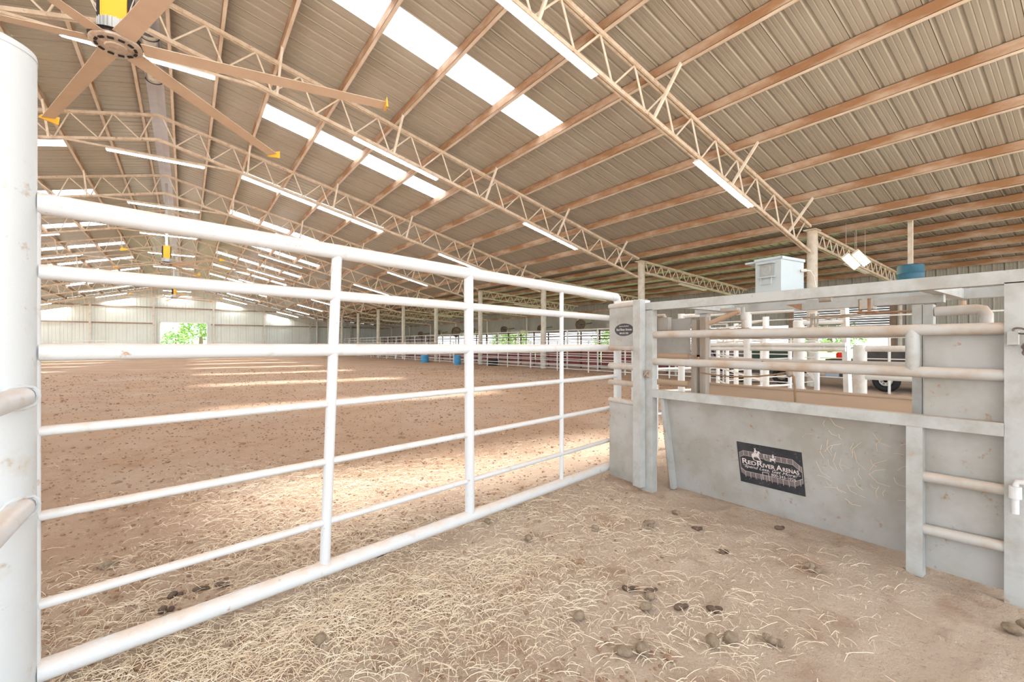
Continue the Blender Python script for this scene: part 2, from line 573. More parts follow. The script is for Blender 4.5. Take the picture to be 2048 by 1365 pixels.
# ------------------------------------------------------------------ corrugated sheet
RIB = [(0, 0), (.02, .028), (.05, .028), (.07, 0), (.14, 0), (.15, .007), (.165, 0), (.215, 0), (.225, .007), (.24, 0)]
def ribs(a, b, seam=True, base=0.0, period=0.3):
    """list of (position, offset, material of the strip that follows)"""
    out = []
    k = math.floor((a - base) / period)
    while base + k * period < b:
        t0 = base + k * period
        for i, (d, h) in enumerate(RIB):
            p = t0 + d * period / 0.3
            if a < p < b:
                out.append((p, h, 0))
        if seam and k % 3 == 0:
            p = t0 + 0.07 * period / 0.3
            if a < p + .011 < b:
                out.append((p + 0.011, 0.0, 0))
                for q in range(len(out)):
                    if abs(out[q][0] - p) < 1e-6:
                        out[q] = (p, out[q][1], 1)
        k += 1
    out.sort()
    def at(p):
        d = ((p - base) % period) * 0.3 / period
        for i in range(len(RIB)):
            d0, h0 = RIB[i]
            d1, h1 = RIB[i + 1] if i + 1 < len(RIB) else (0.3, 0)
            if d0 <= d <= d1:
                return h0 + (h1 - h0) * (d - d0) / (d1 - d0)
        return 0
    return [(a, at(a), 0)] + out + [(b, at(b), 0)]

def roof_sheet(mb, x0, x1, y0, y1, zf, mi=0, th=0.004):
    r = ribs(y0, y1)
    vs, fs, ms = [], [], []
    for (p, h, m_) in r:
        vs.append((x0, p, zf(x0) + h))
        vs.append((x1, p, zf(x1) + h))
    o = len(mb.v)
    mb.v.extend(vs)
    for i in range(len(r) - 1):
        mb.f.append((o + 2 * i, o + 2 * i + 1, o + 2 * i + 3, o + 2 * i + 2))
        mb.mi.append(1 if r[i][2] else mi)

zs = lambda x: zc(x) + HP + 0.012
zs2 = lambda x: zc2(x) + HP + 0.012
SKY = []
for k in range(NT):
    c = D0 - BAY / 2 + BAY * k
    SKY.append((c - 0.45, c + 0.45))
def build_roof():
    n = 0
    for side, nm in ((1, 'ceiling_right'), (-1, 'ceiling_left')):
        mb = MB()
        X = lambda r: XR + side * r
        roof_sheet(mb, X(0.20), X(2.42), YN, YF, zs)
        roof_sheet(mb, X(8.12), X(XC - XR + 0.05), YN, YF, zs)
        y = YN
        for (a, b) in SKY + [(YF, YF)]:
            if a > y:
                roof_sheet(mb, X(2.42), X(8.12), y, a, zs)
            y = b
        single(nm, mb, ['roof', 'seam'], kind='structure', smooth=False)
        for (a, b) in SKY:
            n += 1
            mb = MB()
            roof_sheet(mb, X(2.40), X(8.14), a - 0.01, b + 0.01, lambda x: zs(x) + 0.006)
            for q in range(len(mb.mi)): mb.mi[q] = 0
            single('window_%d' % n, mb, 'skylight', kind='structure', smooth=False)
    mb = MB()
    roof_sheet(mb, XC - 0.1, XW + 0.25, YN, YF, zs2)
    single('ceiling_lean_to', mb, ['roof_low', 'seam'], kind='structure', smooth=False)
build_roof()

# ridge cap
mb = MB()
for (x0, x1) in ((XR - 0.27, XR), (XR, XR + 0.27)):
    mb.hexa([(x0, YN, zs(x0) + 0.035), (x1, YN, zs(x1) + 0.035), (x1, YN, zs(x1) + 0.04), (x0, YN, zs(x0) + 0.04)],
            [(x0, YF, zs(x0) + 0.035), (x1, YF, zs(x1) + 0.035), (x1, YF, zs(x1) + 0.04), (x0, YF, zs(x0) + 0.04)])
rc = root('ridge_cap', (XR, YN, zs(XR)), 'blue grey sheet metal ridge strip running along the very top of the roof', 'ridge cap')
part('cap_sheet', mb, 'ridge', rc)
mb = MB()
for i in range(9):
    a = i * PI / 8
mb.path([(XR - .16, 13.5, 8.36), (XR - .15, 14.2, 8.31), (XR - .16, 15.0, 8.33), (XR - .15, 15.6, 8.36)], [.03, .05, .05, .03], 8)
pts = []
vs, fs = [], []
for i in range(15):
    y = 13.4 + i * 0.17
    for j in range(7):
        t = PI * j / 6
        w = 0.17 + 0.012 * math.sin(i * 2.1 + j)
        vs.append((XR - w * math.cos(t), y, 8.42 - 0.10 * math.sin(t) + 0.008 * math.sin(i * 3.7 + j * 2)))
for i in range(14):
    for j in range(6):
        fs.append((i * 7 + j, i * 7 + j + 1, i * 7 + j + 8, i * 7 + j + 7))
mb = MB()
mb.add(vs, fs)
part('plastic_wrap', mb, 'ridge_clear', rc, label='cloudy plastic wrapped under the ridge')
for y in (13.55, 14.3, 15.05, 15.7):
    mb = MB()
    mb.path([(XR - 0.19 * math.cos(PI * j / 8), y, 8.43 - 0.125 * math.sin(PI * j / 8)) for j in range(9)], 0.012, 6)
    part('strap', mb, 'dark', rc, label='dark strap holding the plastic')

# ------------------------------------------------------------------ far wall (gable), corrugated, with door opening
DX0, DX1, DZ = -2.32, 2.15, 3.80
def gable(x):
    return (zc(x) if x < XC else zc2(x)) + HP
def wall_far():
    mb = MB()
    r = ribs(-17.0, XW, seam=True)
    for i in range(len(r) - 1):
        (xa, ha, sm), (xb, hb, _) = r[i], r[i + 1]
        xm = (xa + xb) / 2
        z0 = DZ if DX0 < xm < DX1 else -0.05
        o = len(mb.v)
        mb.v.extend([(xa, YF + ha, z0), (xb, YF + hb, z0), (xb, YF + hb, gable(xb)), (xa, YF + ha, gable(xa))])
        mb.f.append((o, o + 1, o + 2, o + 3))
        mb.mi.append(1 if sm else 0)
    single('wall_far', mb, ['wall', 'seam'], kind='structure', smooth=False)
wall_far()
mb = MB()
mb.box((DX0 - .12, YF - .1, 0), (DX0, YF + .08, DZ + .12))
mb.box((DX1, YF - .1, 0), (DX1 + .12, YF + .08, DZ + .12))
mb.box((DX0 - .12, YF - .1, DZ), (DX1 + .12, YF + .08, DZ + .14))
mb.box((DX0 - .5, YF - .2, 0), (DX0 - .42, YF - .12, DZ + .3))
mb.box((DX1 + .3, YF - .2, 0), (DX1 + .38, YF - .12, DZ + .3))
single('trim_1', mb, 'door_white', kind='structure')
for gz, nm in ((3.68, 'lower'), (5.55, 'upper')):
    xa, xb = (-16.5, 22.9) if gz < 4 else (XR - (ZR - gz) / SL + .6, XR + (ZR - gz) / SL - .6)
    mb = MB()
    for (a, b) in (((xa, DX0 - .55), (DX1 + .45, xb)) if gz < 4 else ((xa, xb),)):
        mb.box((a, YF - .13, gz - .07), (b, YF - .01, gz + .07))
    single('wall_girt', mb, 'girt', 'brown horizontal girt across the far end wall, the %s of the two' % nm, 'girt', 'girts on the far end wall')
for i, x in enumerate((-14.0, -8.4, -2.95, 2.85, 8.4, 14.0, 19.5)):
    mb = MB()
    zt = gable(x) - .62
    mb.box((x - .09, YF - .3, -.02), (x + .09, YF - .14, zt))
    where = ['leftmost', 'second from the left', 'just left of the doorway', 'just right of the doorway', 'third from the right', 'second from the right', 'rightmost, under the low side roof'][i]
    single('wall_post', mb, 'column', 'pale steel wind post against the far end wall, ' + where, 'wall post', 'wind posts of the far end wall', origin=(x, YF - .2, 0))
# sloping rafters of the end frame
mb = MB()
for s in (1, -1):
    mb.bar((XR, YF - .35, ZR - .12), (XR + s * 15.3, YF - .35, ZR - .12 - SL * 15.3), .12, .22)
single('gable_rafter', mb, 'truss', 'cream steel rafter following the gable on the far end wall', 'rafter')

# ------------------------------------------------------------------ right side wall
def wall_right():
    mb = MB()
    zt = zc2(XW) + HP - 0.02
    def seg(y0, y1, z0, z1):
        r = ribs(y0, y1, seam=True)
        for i in range(len(r) - 1):
            (ya, ha, sm), (yb, hb, _) = r[i], r[i + 1]
            o = len(mb.v)
            mb.v.extend([(XW - ha, ya, z0), (XW - hb, yb, z0), (XW - hb, yb, z1), (XW - ha, ya, z1)])
            mb.f.append((o, o + 1, o + 2, o + 3))
            mb.mi.append(1 if sm else 0)
    seg(-0.7, 5.9, -0.05, zt)
    seg(5.9, 9.6, 3.0, zt)
    seg(9.6, 47.0, 2.12, zt)
    seg(47.0, YF, -0.05, zt)
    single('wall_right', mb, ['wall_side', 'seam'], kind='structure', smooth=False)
wall_right()
# half raised slatted door
mb = MB()
for k in range(11):
    z = 1.95 + k * 0.10
    mb.box((XW - .06, 5.95, z), (XW - .03, 9.55, z + .085))
single('door_1', mb, 'louver', kind='structure')
mb = MB()
mb.box((XW - .16, 5.74, 0), (XW - .04, 5.94, 3.1))
mb.box((XW - .16, 9.56, 0), (XW - .04, 9.76, 3.1))
single('trim_2', mb, 'girt', kind='structure')
mb = MB()
for z in (3.55,):
    mb.box((XW - .2, -0.6, z - .08), (XW - .06, YF - .1, z + .08))
single('eave_girt', mb, 'purlin', 'rusty girt along the top of the right side wall', 'girt')
for i in range(NT):
    y = D0 + BAY * i
    mb = MB()
    mb.tube((XW - .28, y, -.02), (XW - .28, y, zc2(XW - .28) - .56), .065, 10)
    single('eave_post', mb, 'column', 'slim pale post at the low outer wall, %s from the near end' % ORD[i], 'post', 'posts of the outer side wall', origin=(XW - .28, y, 0))

# ------------------------------------------------------------------ columns
col_me = None
for i in range(NT):
    y = D0 + BAY * i
    if i == 0:
        mb = MB()
        mb.tube((XC, y, -.03), (XC, y, ZC - .1), .135, 20)
        mb.box((XC - .2, y - .16, ZC - .1), (XC + .2, y + .16, ZC - .07))
        o = single('roof_column', mb, 'column', origin=(XC, y, 0))
        me = o.data
    else:
        o = bpy.data.objects.new('roof_column', me)
        COL.objects.link(o)
        o.location = (XC, y, 0)
    tag(o, 'round cream steel column in the long row right of the arena, %s from the chute end' % ORD[i], 'column', 'columns right of the arena')

# ------------------------------------------------------------------ purlins
def cprof(mb, x, z, y0, y1, s, tilt):
    # C section: web facing the ridge side, flanges toward the eave
    h, w, t = HP, 0.075, 0.006
    sgn = s
    def P(dx, dz):
        return (x + sgn * dx, z + dz - abs(tilt) * dx)
    def strip(d0, z0, d1, z1, mi):
        a = P(d0, z0); b = P(d1, z0); c = P(d1, z1); d = P(d0, z1)
        mb.hexa([(a[0], y0, a[1]), (b[0], y0, b[1]), (c[0], y0, c[1]), (d[0], y0, d[1])],
                [(a[0], y1, a[1]), (b[0], y1, b[1]), (c[0], y1, c[1]), (d[0], y1, d[1])], mi)
    strip(0, 0, t, h, 0)
    strip(0, 0, w, t, 1)
    strip(0, h - t, w, h, 1)
    strip(w - t, 0, w, 0.02, 1)
for s, nm in ((1, 'right'), (-1, 'left')):
    for k, r in enumerate(PUR):
        x = XR + s * r
        mb = MB()
        cprof(mb, x, zc(x) + 0.004, YN, YF - .02, s, SL)
        single('purlin', mb, ['purlin', 'purlin_lip'], 'long rust streaked roof purlin on the %s slope, %s out from the ridge' % (nm, ORD[k] if k < 12 else ''),
               'purlin', 'purlins under the main roof', origin=(x, YN, zc(x)), smooth=False)
for k in range(6):
    x = XC + 0.9 + k * 1.44
    mb = MB()
    cprof(mb, x, zc2(x) + 0.004, YN, YF - .02, 1, SL2)
    single('low_purlin', mb, ['purlin', 'purlin_lip'], 'rusty purlin under the low side roof, %s out from the column row' % ORD[k],
           'purlin', 'purlins under the low side roof', origin=(x, YN, zc2(x)), smooth=False)

# ------------------------------------------------------------------ trusses
TD = 0.83
def rod_mesh(v, r, n=6):
    mb = MB()
    mb.tube((0, 0, 0), v, r, n)
    me = mb.mesh('web_rod')
    me.materials.append(M['truss_rod'])
    return me
def chord(mb, p, q, h=0.075):
    for o in (-0.034, 0.034):
        mb.bar(p, q, 0.038, h, off=(o, 0))
def make_truss(y):
    rt = root('roof_truss', (XR, y, 0), None, 'truss')
    span = 15.32
    for nm, dz in (('top_chord', -0.04), ('bottom_chord', -TD + 0.04)):
        mb = MB()
        for s in (1, -1):
            e = span if nm == 'top_chord' else span - 0.05
            chord(mb, (XR, y, ZR + dz), (XR + s * e, y, ZR + dz - SL * e))
        part(nm, mb, 'truss', rt)
    zt = ZR - TD - SL * 2.15 + .04
    mb = MB()
    mb.bar((XR - 2.15, y, zt), (XR + 2.15, y, zt), .05, .05)
    part('tie_bar', mb, 'truss', rt)
    P = 0.93
    n = 16
    for s in (1, -1):
        mv = rod_mesh((s * 0.32, 0, -TD + .1 - SL * .32), .019)
        md = rod_mesh((s * 0.61, 0, TD - .1 - SL * .61), .019)
        for k in range(n + 1):
            xt = 0.12 + k * P
            if xt > span - .15: break
            if xt + .32 < span:
                inst('web_rod', mv, rt, (s * xt, 0, ZR - SL * xt - .05))
            if xt + P < span:
                inst('web_rod', md, rt, (s * (xt + .32), 0, ZR - TD - SL * (xt + .32) + .05))
        for rr in (PUR[2], PUR[4], PUR[6], PUR[8], PUR[10]):
            x = XR + s * rr
            mb = MB()
            mb.bar((x, y - .03, zc(x) - TD + .06), (x + s * .02, y - .62, zc(x) + .03), .05, .05)
            part('flange_brace', mb, 'truss_rod', rt)
    return rt
tr = make_truss(D0)
def make_low_truss(y):
    rt = root('low_truss', (XC, y, 0), None, 'truss')
    L2 = XW - XC - .3
    d2 = 0.52
    for nm, dz in (('top_chord', -0.04), ('bottom_chord', -d2 + 0.04)):
        mb = MB()
        chord(mb, (XC + .15, y, zc2(XC + .15) + dz), (XC + L2, y, zc2(XC + L2) + dz), .07)
        part(nm, mb, 'truss', rt)
    mv = rod_mesh((.2, 0, -d2 + .08), .016)
    md = rod_mesh((.32, 0, d2 - .08 - SL2 * .3), .016)
    k = 0
    x = XC + .25
    while x < XC + L2 - .55:
        inst('web_rod', mv, rt, (x - XC, 0, zc2(x) - .04))
        inst('web_rod', md, rt, (x + .2 - XC, 0, zc2(x + .2) - d2 + .04))
        x += .52
    return rt
lt = make_low_truss(D0)
cache_kids()
for i in range(NT):
    a = tr if i == 0 else copy_tree(tr)
    b = lt if i == 0 else copy_tree(lt)
    a.location = (XR, D0 + BAY * i, 0)
    b.location = (XC, D0 + BAY * i, 0)
    tag(a, 'cream open web roof truss spanning the arena under the ridge, %s from the near end' % ORD[i], 'truss', 'main roof trusses')
    tag(b, 'shallow open web truss under the low side roof, %s from the near end' % ORD[i], 'truss', 'side roof trusses')

# ------------------------------------------------------------------ strip lights
def make_light(L, lit=True):
    rt = root('strip_light', (0, 0, 0), None, 'light')
    mb = MB()
    mb.box((-L / 2, -.055, 0), (L / 2, .055, .035))
    mb.box((-L / 2, -.085, -.010), (L / 2, .085, 0.002))
    part('housing', mb, 'lamp_body', rt)
    for s in (-1, 1):
        mb = MB()
        mb.tube((-L / 2 + .03, s * .042, -.025), (L / 2 - .03, s * .042, -.022), .0095, 8)
        part('tube', mb, 'tube' if lit else 'tube_off', rt, label='lit white tube' if lit else None)
    return rt
L0 = make_light(2.42)
LU = make_light(2.0, False)
cache_kids()
first = True
for i in range(NT):
    y = D0 + BAY * i
    spots = [(5.32, 'right slope, upper of its two'), (10.77, 'right slope, lower of its two'),
             (-5.32, 'left slope, upper of its two'), (-10.77, 'left slope, lower of its two'), (0, 'centre under the ridge')]
    if i == 2:
        spots = [(3.42, 'upper of the end to end pair'), (5.95, 'lower of the end to end pair'), (10.77, 'right slope, low near the columns')] + spots[2:]
    for (r, w) in spots:
        o = L0 if first else copy_tree(L0)
        first = False
        if r == 0:
            o.location = (XR, y - .0, ZR - TD - SL * 2.15 - .03)
            o.rotation_euler = (0, 0, 0)
        else:
            o.location = (XR + r, y, ZR - SL * abs(r) - TD - .05)
            o.rotation_euler = (0, math.atan(SL) * (1 if r > 0 else -1), 0)
        tag(o, 'lit white strip light on the %s roof truss, %s' % (ORD[i], w), 'light', 'strip lights on the roof trusses')
for i in range(NT):
    o = LU if i == 0 else copy_tree(LU)
    o.location = (XC + 3.6, D0 + BAY * i, zc2(XC + 3.6) - .52 - .06)
    o.rotation_euler = (0, math.atan(SL2), 0)
    tag(o, 'unlit strip light under the side roof truss, %s from the near end' % ORD[i], 'light', 'strip lights under the side roof')

# high bay panels beside the first column
ax = Vector((1, 0, -.24)).normalized(); ay = Vector((0, -.79, .61)).normalized(); az = ax.cross(ay).normalized()
if az.z < 0: az = -az
for j in (0, 1):
    c = Vector((16.0, 4.95, 3.62)) + ay * (j * .235) + ax * (j * .22 - .1)
    rt = root('panel_light', c, 'warm lit tilted ceiling light panel beside the nearest column, %s of the pair' % ('left' if j == 0 else 'right'), 'light', 'pair of warm panel lights')
    def pq(mb, a0, a1, b0, b1, z0, z1):
        f = lambda a, b_, z: c + ax * a + ay * b_ + az * z
        mb.hexa([f(a0, b0, z0), f(a1, b0, z0), f(a1, b1, z0), f(a0, b1, z0)], [f(a0, b0, z1), f(a1, b0, z1), f(a1, b1, z1), f(a0, b1, z1)])
    mb = MB(); pq(mb, -.5, .5, -.11, .11, 0, .05)
    part('housing', mb, 'lamp_body', rt)
    for q in range(4):
        mb = MB()
        o = (q - 1.5) * .052
        mb.tube(c + ax * -.47 + ay * o - az * .012, c + ax * .47 + ay * o - az * .012, .014, 8)
        part('tube', mb, 'tube_warm', rt, label='lit warm tube')
    for q in (-.33, .4):
        mb = MB()
        p = c + ax * q + az * .05
        mb.tube(p, (p.x, p.y, zs2(p.x) - .003), .006, 6)
        part('hanger', mb, 'cable', rt)

# ------------------------------------------------------------------ ceiling fans
def make_fan():
    rt = root('ceiling_fan', (0, 0, 0), None, 'fan')
    # blade plane at local z=0
    mb = MB()
    mb.lathe([(.02, -.055), (.10, -.05), (.11, -.035), (.24, -.03), (.255, -.02), (.255, .0), (.24, .02), (.05, .03)], n=36)
    part('hub', mb, 'hub', rt)
    hubo = [x for x in COL.objects if x.name.startswith('hub')][-1]
    for k in range(12):
        t = 2 * PI * k / 12
        b = MB()
        b.box((-.030, -.014, -.046), (.030, .014, -.031))
        me = b.mesh('slot')
        me.materials.append(M['black'])
        inst('hub_slot', me, hubo, (.19 * math.cos(t), .19 * math.sin(t), 0), (0, 0, t + PI / 2))
    mb = MB()
    for z in (.022, .038, .054):
        mb.lathe([(.25, z), (.262, z + .004), (.25, z + .008)], n=36)
    mb.lathe([(.24, .02), (.24, .062)], n=36)
    part('rim_ring', mb, 'dark', rt)
    mb = MB()
    mb.lathe([(.12, .06), (.155, .07), (.155, .24), (.12, .25)], n=24)
    for k in range(24):
        t = 2 * PI * k / 24
        mb.bar((.165 * math.cos(t), .165 * math.sin(t), .075), (.165 * math.cos(t), .165 * math.sin(t), .235), .012, .03, up=(math.cos(t), math.sin(t), 0))
    part('motor', mb, 'motor', rt, label='pale finned motor')
    mb = MB()
    mb.box((-.11, -.09, .25), (.11, .09, .80))
    mb.box((-.125, -.095, .25), (-.11, .095, .80))
    mb.box((.11, -.095, .25), (.125, .095, .80))
    cb = part('control_box', mb, 'yellow', rt, smooth=False, label='yellow control box')
    mb = MB()
    mb.box((-.165, -.07, .27), (-.127, .07, .78))
    mb.box((.127, -.07, .27), (.165, .07, .78))
    part('side_cover', mb, 'black', cb, label='black side cover')
    mb = MB()
    mb.bar((0, 0, .80), (0, 0, 3.62), .10, .10)
    part('down_rod', mb, 'motor', rt)
    R = 3.2
    for k in range(6):
        b = MB()
        secs = [(.26, .115), (.6, .105), (R, .085)]
        th = .028
        rings = []
        for (r, w) in secs:
            rings.append([(r, -w * .9, .012), (r, 0, -.004), (r, w, -.024), (r, w, -.018), (r, 0, th - .004), (r, -w * .9, .020)])
        vs = [p for q in rings for p in q]
        fs = []
        for a in range(len(rings) - 1):
            for j in range(6):
                j2 = (j + 1) % 6
                fs.append((a * 6 + j, a * 6 + j2, (a + 1) * 6 + j2, (a + 1) * 6 + j))
        fs.append((5, 4, 3, 2, 1, 0))
        fs.append(tuple(len(vs) - 6 + j for j in range(6)))
        b.add(vs, fs)
        if k == 0:
            bme = b.mesh('blade', angle=25)
            bme.materials.append(M['fan_blade'])
            t_ = MB()
            w = .13
            t_.add([(R, -w, .06), (R + .012, -w, .06), (R + .012, w * .6, .03), (R, w * .6, .03), (R, -w * .9, -.07), (R + .03, -w * .9, -.07), (R + .03, w * .9, -.03), (R, w * .9, -.03)],
                   [(0, 3, 2, 1), (4, 5, 6, 7), (0, 1, 5, 4), (1, 2, 6, 5), (2, 3, 7, 6), (3, 0, 4, 7)])
            tme = t_.mesh('tip')
            tme.materials.append(M['yellow_tip'])
        bl = inst('blade', bme, rt, (0, 0, 0), (0, 0, k * PI / 3))
        tp = inst('winglet', tme, bl, (0, 0, 0))
        tp['label'] = 'yellow upturned blade tip'
    for k in range(4):
        t = PI / 4 + k * PI / 2
        mb = MB()
        mb.tube((.2 * math.cos(t), .2 * math.sin(t), .26), (1.9 * math.cos(t), 1.9 * math.sin(t), 3.02), .006, 5)
        part('guy_wire', mb, 'cable', rt)
    return rt
fan = make_fan()
cache_kids()
for i, y in enumerate((7.28, 25.7, 44.0)):
    o = fan if i == 0 else copy_tree(fan)
    o.location = (XR, y, 4.86)
    o.rotation_euler = (0, 0, math.radians((26 - 35.85, 8, 40)[i]))
    tag(o, 'six bladed ceiling fan hanging from the ridge, ' + ['the large one nearest the camera', 'the middle one halfway down the arena', 'the smallest, near the far end wall'][i], 'ceiling fan', 'ceiling fans under the ridge')
# keep yellow box square to the barn
# ------------------------------------------------------------------ hinge post and short rails on the left
px, py = -0.53, 2.174
rt = root('gate_post', (px, py, 0), 'thick white round post at the left edge, carrying the open pipe gate', 'post')
mb = MB()
mb.lathe([(.125, -.03), (.125, 2.155), (.121, 2.170)], (px, py, 0), 48)
part('post_pipe', mb, 'white_post', rt)
mb = MB()
mb.lathe([(.127, 2.15), (.124, 2.17), (.10, 2.185), (.05, 2.195), (.01, 2.198)], (px, py, 0), 48)
part('post_cap', mb, 'white_post', rt)
for z in (1.03, .67):
    mb = MB()
    mb.tube((px + .100, py - .06, z), (px + .100, -0.6, z), .033, 20)
    part('side_rail', mb, 'white', rt)
    mb = MB()
    mb.path([(px + .100 + .035 * math.cos(t), py - math.sqrt(max(.0, .126 ** 2 - min(.122, .100 + .035 * math.cos(t)) ** 2)), z + .037 * math.sin(t)) for t in [2 * PI * j / 14 for j in range(14)]], .007, 6, closed=True)
    part('weld_bead', mb, 'white_post', rt)
# hinge plate between post and gate
gl = Vector((-0.383, 2.201, 0)); gr = Vector((3.339, 2.905, 0))
gd = (gr - gl).normalized()
for z in (1.56, .25):
    mb = MB()
    c = gl - gd * .060 + Vector((0, 0, z))
    mb.tube(c - Vector((0, 0, .06)), c + Vector((0, 0, .06)), .022, 12)
    part('hinge_barrel', mb, 'white', rt)

# ------------------------------------------------------------------ pipe gate
def G(t, z, off=0.0):
    p = gl + (gr - gl) * t
    return (p.x, p.y, z)
gt = root('pipe_gate', (gl.x, gl.y, 0.02), 'long white pipe gate with seven rails stretching from the left post to the grey chute', 'gate')
mb = MB(); mb.tube(G(-.007, 1.683), G(.994, 1.651), .037, 20); part('top_rail', mb, 'white', gt)
mb = MB(); mb.tube(G(-.007, .085), G(.998, .075), .037, 20); part('bottom_rail', mb, 'white', gt)
mb = MB(); mb.path([G(-.009, .06), G(-.009, 1.70)], .018, 16); part('hinge_stile', mb, 'white', gt)
mb = MB(); mb.path([G(.985, 1.651), G(.996, 1.645), G(1.0, 1.61), G(1.0, 1.2), G(1.0, .06)], .036, 16); part('end_stile', mb, 'white', gt)
for z in (1.45, 1.174, .904, .614, .312):
    mb = MB(); mb.tube(G(-.006, z), G(.998, z * 0.996 + .004), .0175 if z < 1.0 else (.026 if z > 1.2 else .031), 14); part('middle_rail', mb, 'white', gt)
for (t, r, ln) in ((.2655, .025, -.018), (.5065, .031, .003), (.7686, .017, .0)):
    mb = MB(); mb.tube(G(t + ln * .6, .08), G(t - ln * .35, 1.67), r, 18); part('upright', mb, 'white', gt)

# ------------------------------------------------------------------ roping chute
XN, XF2 = 3.10, 3.90       # near side and far side of the chute
ch = root('roping_chute', (3.5, 1.35, 0), 'dusty grey steel roping chute with square tube frame and sloping sheet metal sides', 'cattle chute')
S = .062
def cp(name, f, m='chute', label=None, smooth=True, parent=None):
    mb = MB()
    f(mb)
    return part(name, mb, m, parent or ch, smooth=smooth, label=label)
h = S / 2
cp('near_post', lambda b: b.box((XN, .305, -.02), (XN + S, .367, 1.49)))
cp('far_post', lambda b: b.box((XN, 2.33, -.02), (XN + S, 2.43, 1.49)))
cp('back_post', lambda b: b.box((XF2, .305, -.02), (XF2 + S, .367, 1.49)))
cp('back_post', lambda b: b.box((XF2, 2.33, -.02), (XF2 + S, 2.40, 1.49)))
cp('top_beam', lambda b: b.box((XN, .305, 1.485), (XN + S, 2.47, 1.548)))
cp('top_beam', lambda b: b.box((XF2, .305, 1.485), (XF2 + S, 2.45, 1.548)))
for y in (.335, .66, 2.10):
    cp('cross_beam', lambda b: b.box((XN + S, y - .03, 1.487), (XF2, y + .03, 1.546)))
cp('side_rail', lambda b: b.tube((XN + h, .366, 1.277), (XN + h, 2.335, 1.283), .029, 18), 'chute_pipe')
cp('side_rail', lambda b: b.tube((XN + h, .366, 1.056), (XN + h, 2.335, 1.062), .029, 18), 'chute_pipe')
cp('side_rail', lambda b: b.tube((XF2 + h, .366, 1.277), (XF2 + h, 2.335, 1.277), .027, 14), 'chute_pipe')
cp('side_rail', lambda b: b.tube((XF2 + h, .366, 1.057), (XF2 + h, 2.335, 1.057), .027, 14), 'chute_pipe')
cp('middle_bar', lambda b: b.box((XN, .366, .77), (XN + S, 2.331, .832)))
cp('middle_bar', lambda b: b.box((XF2 + .06, .366, .74), (XF2 + .06 + S, 2.331, .80)))
cp('short_post', lambda b: b.box((XN, .656, -.01), (XN + S, .722, .771)))
cp('short_pipe', lambda b: b.path([(XN + h - .004, .70, 1.06), (XN + h - .006, .70, 1.10), (XN + h - .006, .70, 1.25), (XN + h - .004, .70, 1.28)], [.022, .030, .030, .024], 18))
cp('lower_rail', lambda b: b.tube((XN + h, .366, .515), (XN + h, .657, .512), .027, 16), 'chute_pipe')
cp('lower_rail', lambda b: b.tube((XN + h, .366, .247), (XN + h, .657, .237), .027, 16), 'chute_pipe')
cp('side_sheet', lambda b: b.box((XN + S + .001, .36, .03), (XN + S + .006, .662, 1.262)), 'chute_sheet', smooth=False)
# sloping panels
def vpanel(b):
    top, bot = XN + .075, XN + .235
    y0, y1 = .722, 2.25
    t = .006
    b.hexa([(top, y0, .775), (top, y1 - .0, .775), (bot, 2.26, .01), (bot, y0, .01)],
           [(top + t, y0, .775), (top + t, y1, .775), (bot + t, 2.26, .01), (bot + t, y0, .01)])
cp('sloping_sheet', vpanel, 'chute_sheet', label='dusty grey sheet leaning inward, with the black sign', smooth=False)
def vpanel2(b):
    top, bot = XF2 + .03, XF2 - .22
    y0, y1 = .66, 2.36
    t = .006
    b.hexa([(top, y0, .842), (top, y1, .842), (bot, y1, .01), (bot, y0, .01)],
           [(top + t, y0, .842), (top + t, y1, .842), (bot + t, y1, .01), (bot + t, y0, .01)])
    b.box((XF2 + .02, .66, .835), (XF2 + .05, 2.36, .85))
cp('sloping_sheet', vpanel2, 'dusty', label='far side sheet coated in tan dust', smooth=False)
cp('panel_rib', lambda b: b.bar((XN + .055, 2.262, .77), (XN + .215, 2.275, .0), .05, .035, up=(0, 1, 0)))
cp('panel_rib', lambda b: b.bar((XN + .10, 2.30, .77), (XN + .27, 2.33, .0), .04, .03, up=(0, 1, 0)), 'dusty')
# overhead latch gear
cp('latch_bar', lambda b: b.box((3.475, .645, 1.442), (3.525, 1.42, 1.488)), label='square bar of the overhead latch')
cp('latch_sleeve', lambda b: b.box((3.465, .965, 1.425), (3.535, 1.035, 1.484)), 'chute_pipe')
cp('latch_bolt', lambda b: b.tube((3.47, .985, 1.395), (3.47, .985, 1.49), .010, 8), 'rust')
cp('latch_bolt', lambda b: b.tube((3.48, 1.035, 1.400), (3.48, 1.035, 1.49), .010, 8), 'rust')
cp('latch_foot', lambda b: b.box((3.45, .95, 1.402), (3.52, 1.06, 1.412)), 'rust')
cp('latch_roller', lambda b: b.tube((3.40, 1.165, 1.494), (3.40, 1.235, 1.494), .014, 12), 'old_wood')
cp('wedge_bracket', lambda b: b.add([(3.47, 1.37, 1.44), (3.47, 1.47, 1.485), (3.47, 1.37, 1.485), (3.53, 1.37, 1.44), (3.53, 1.47, 1.485), (3.53, 1.37, 1.485)], [(0, 1, 2), (5, 4, 3), (0, 3, 4, 1), (1, 4, 5, 2), (2, 5, 3, 0)]), 'rust', smooth=False)
cp('control_rod', lambda b: b.tube((3.45, .55, 1.405), (3.47, 1.36, 1.385), .006, 8), 'rust')
cp('control_rod', lambda b: b.path([(3.45, 1.0, 1.392), (3.44, 1.2, 1.372), (3.44, 1.3, 1.385)], .006, 8), 'old_wood')
cp('bent_lever', lambda b: b.path([(3.45, 1.30, 1.41), (3.45, 1.30, 1.34), (3.45, 1.31, 1.315), (3.45, 1.34, 1.305), (3.45, 2.05, 1.325)], .008, 8), 'old_wood')
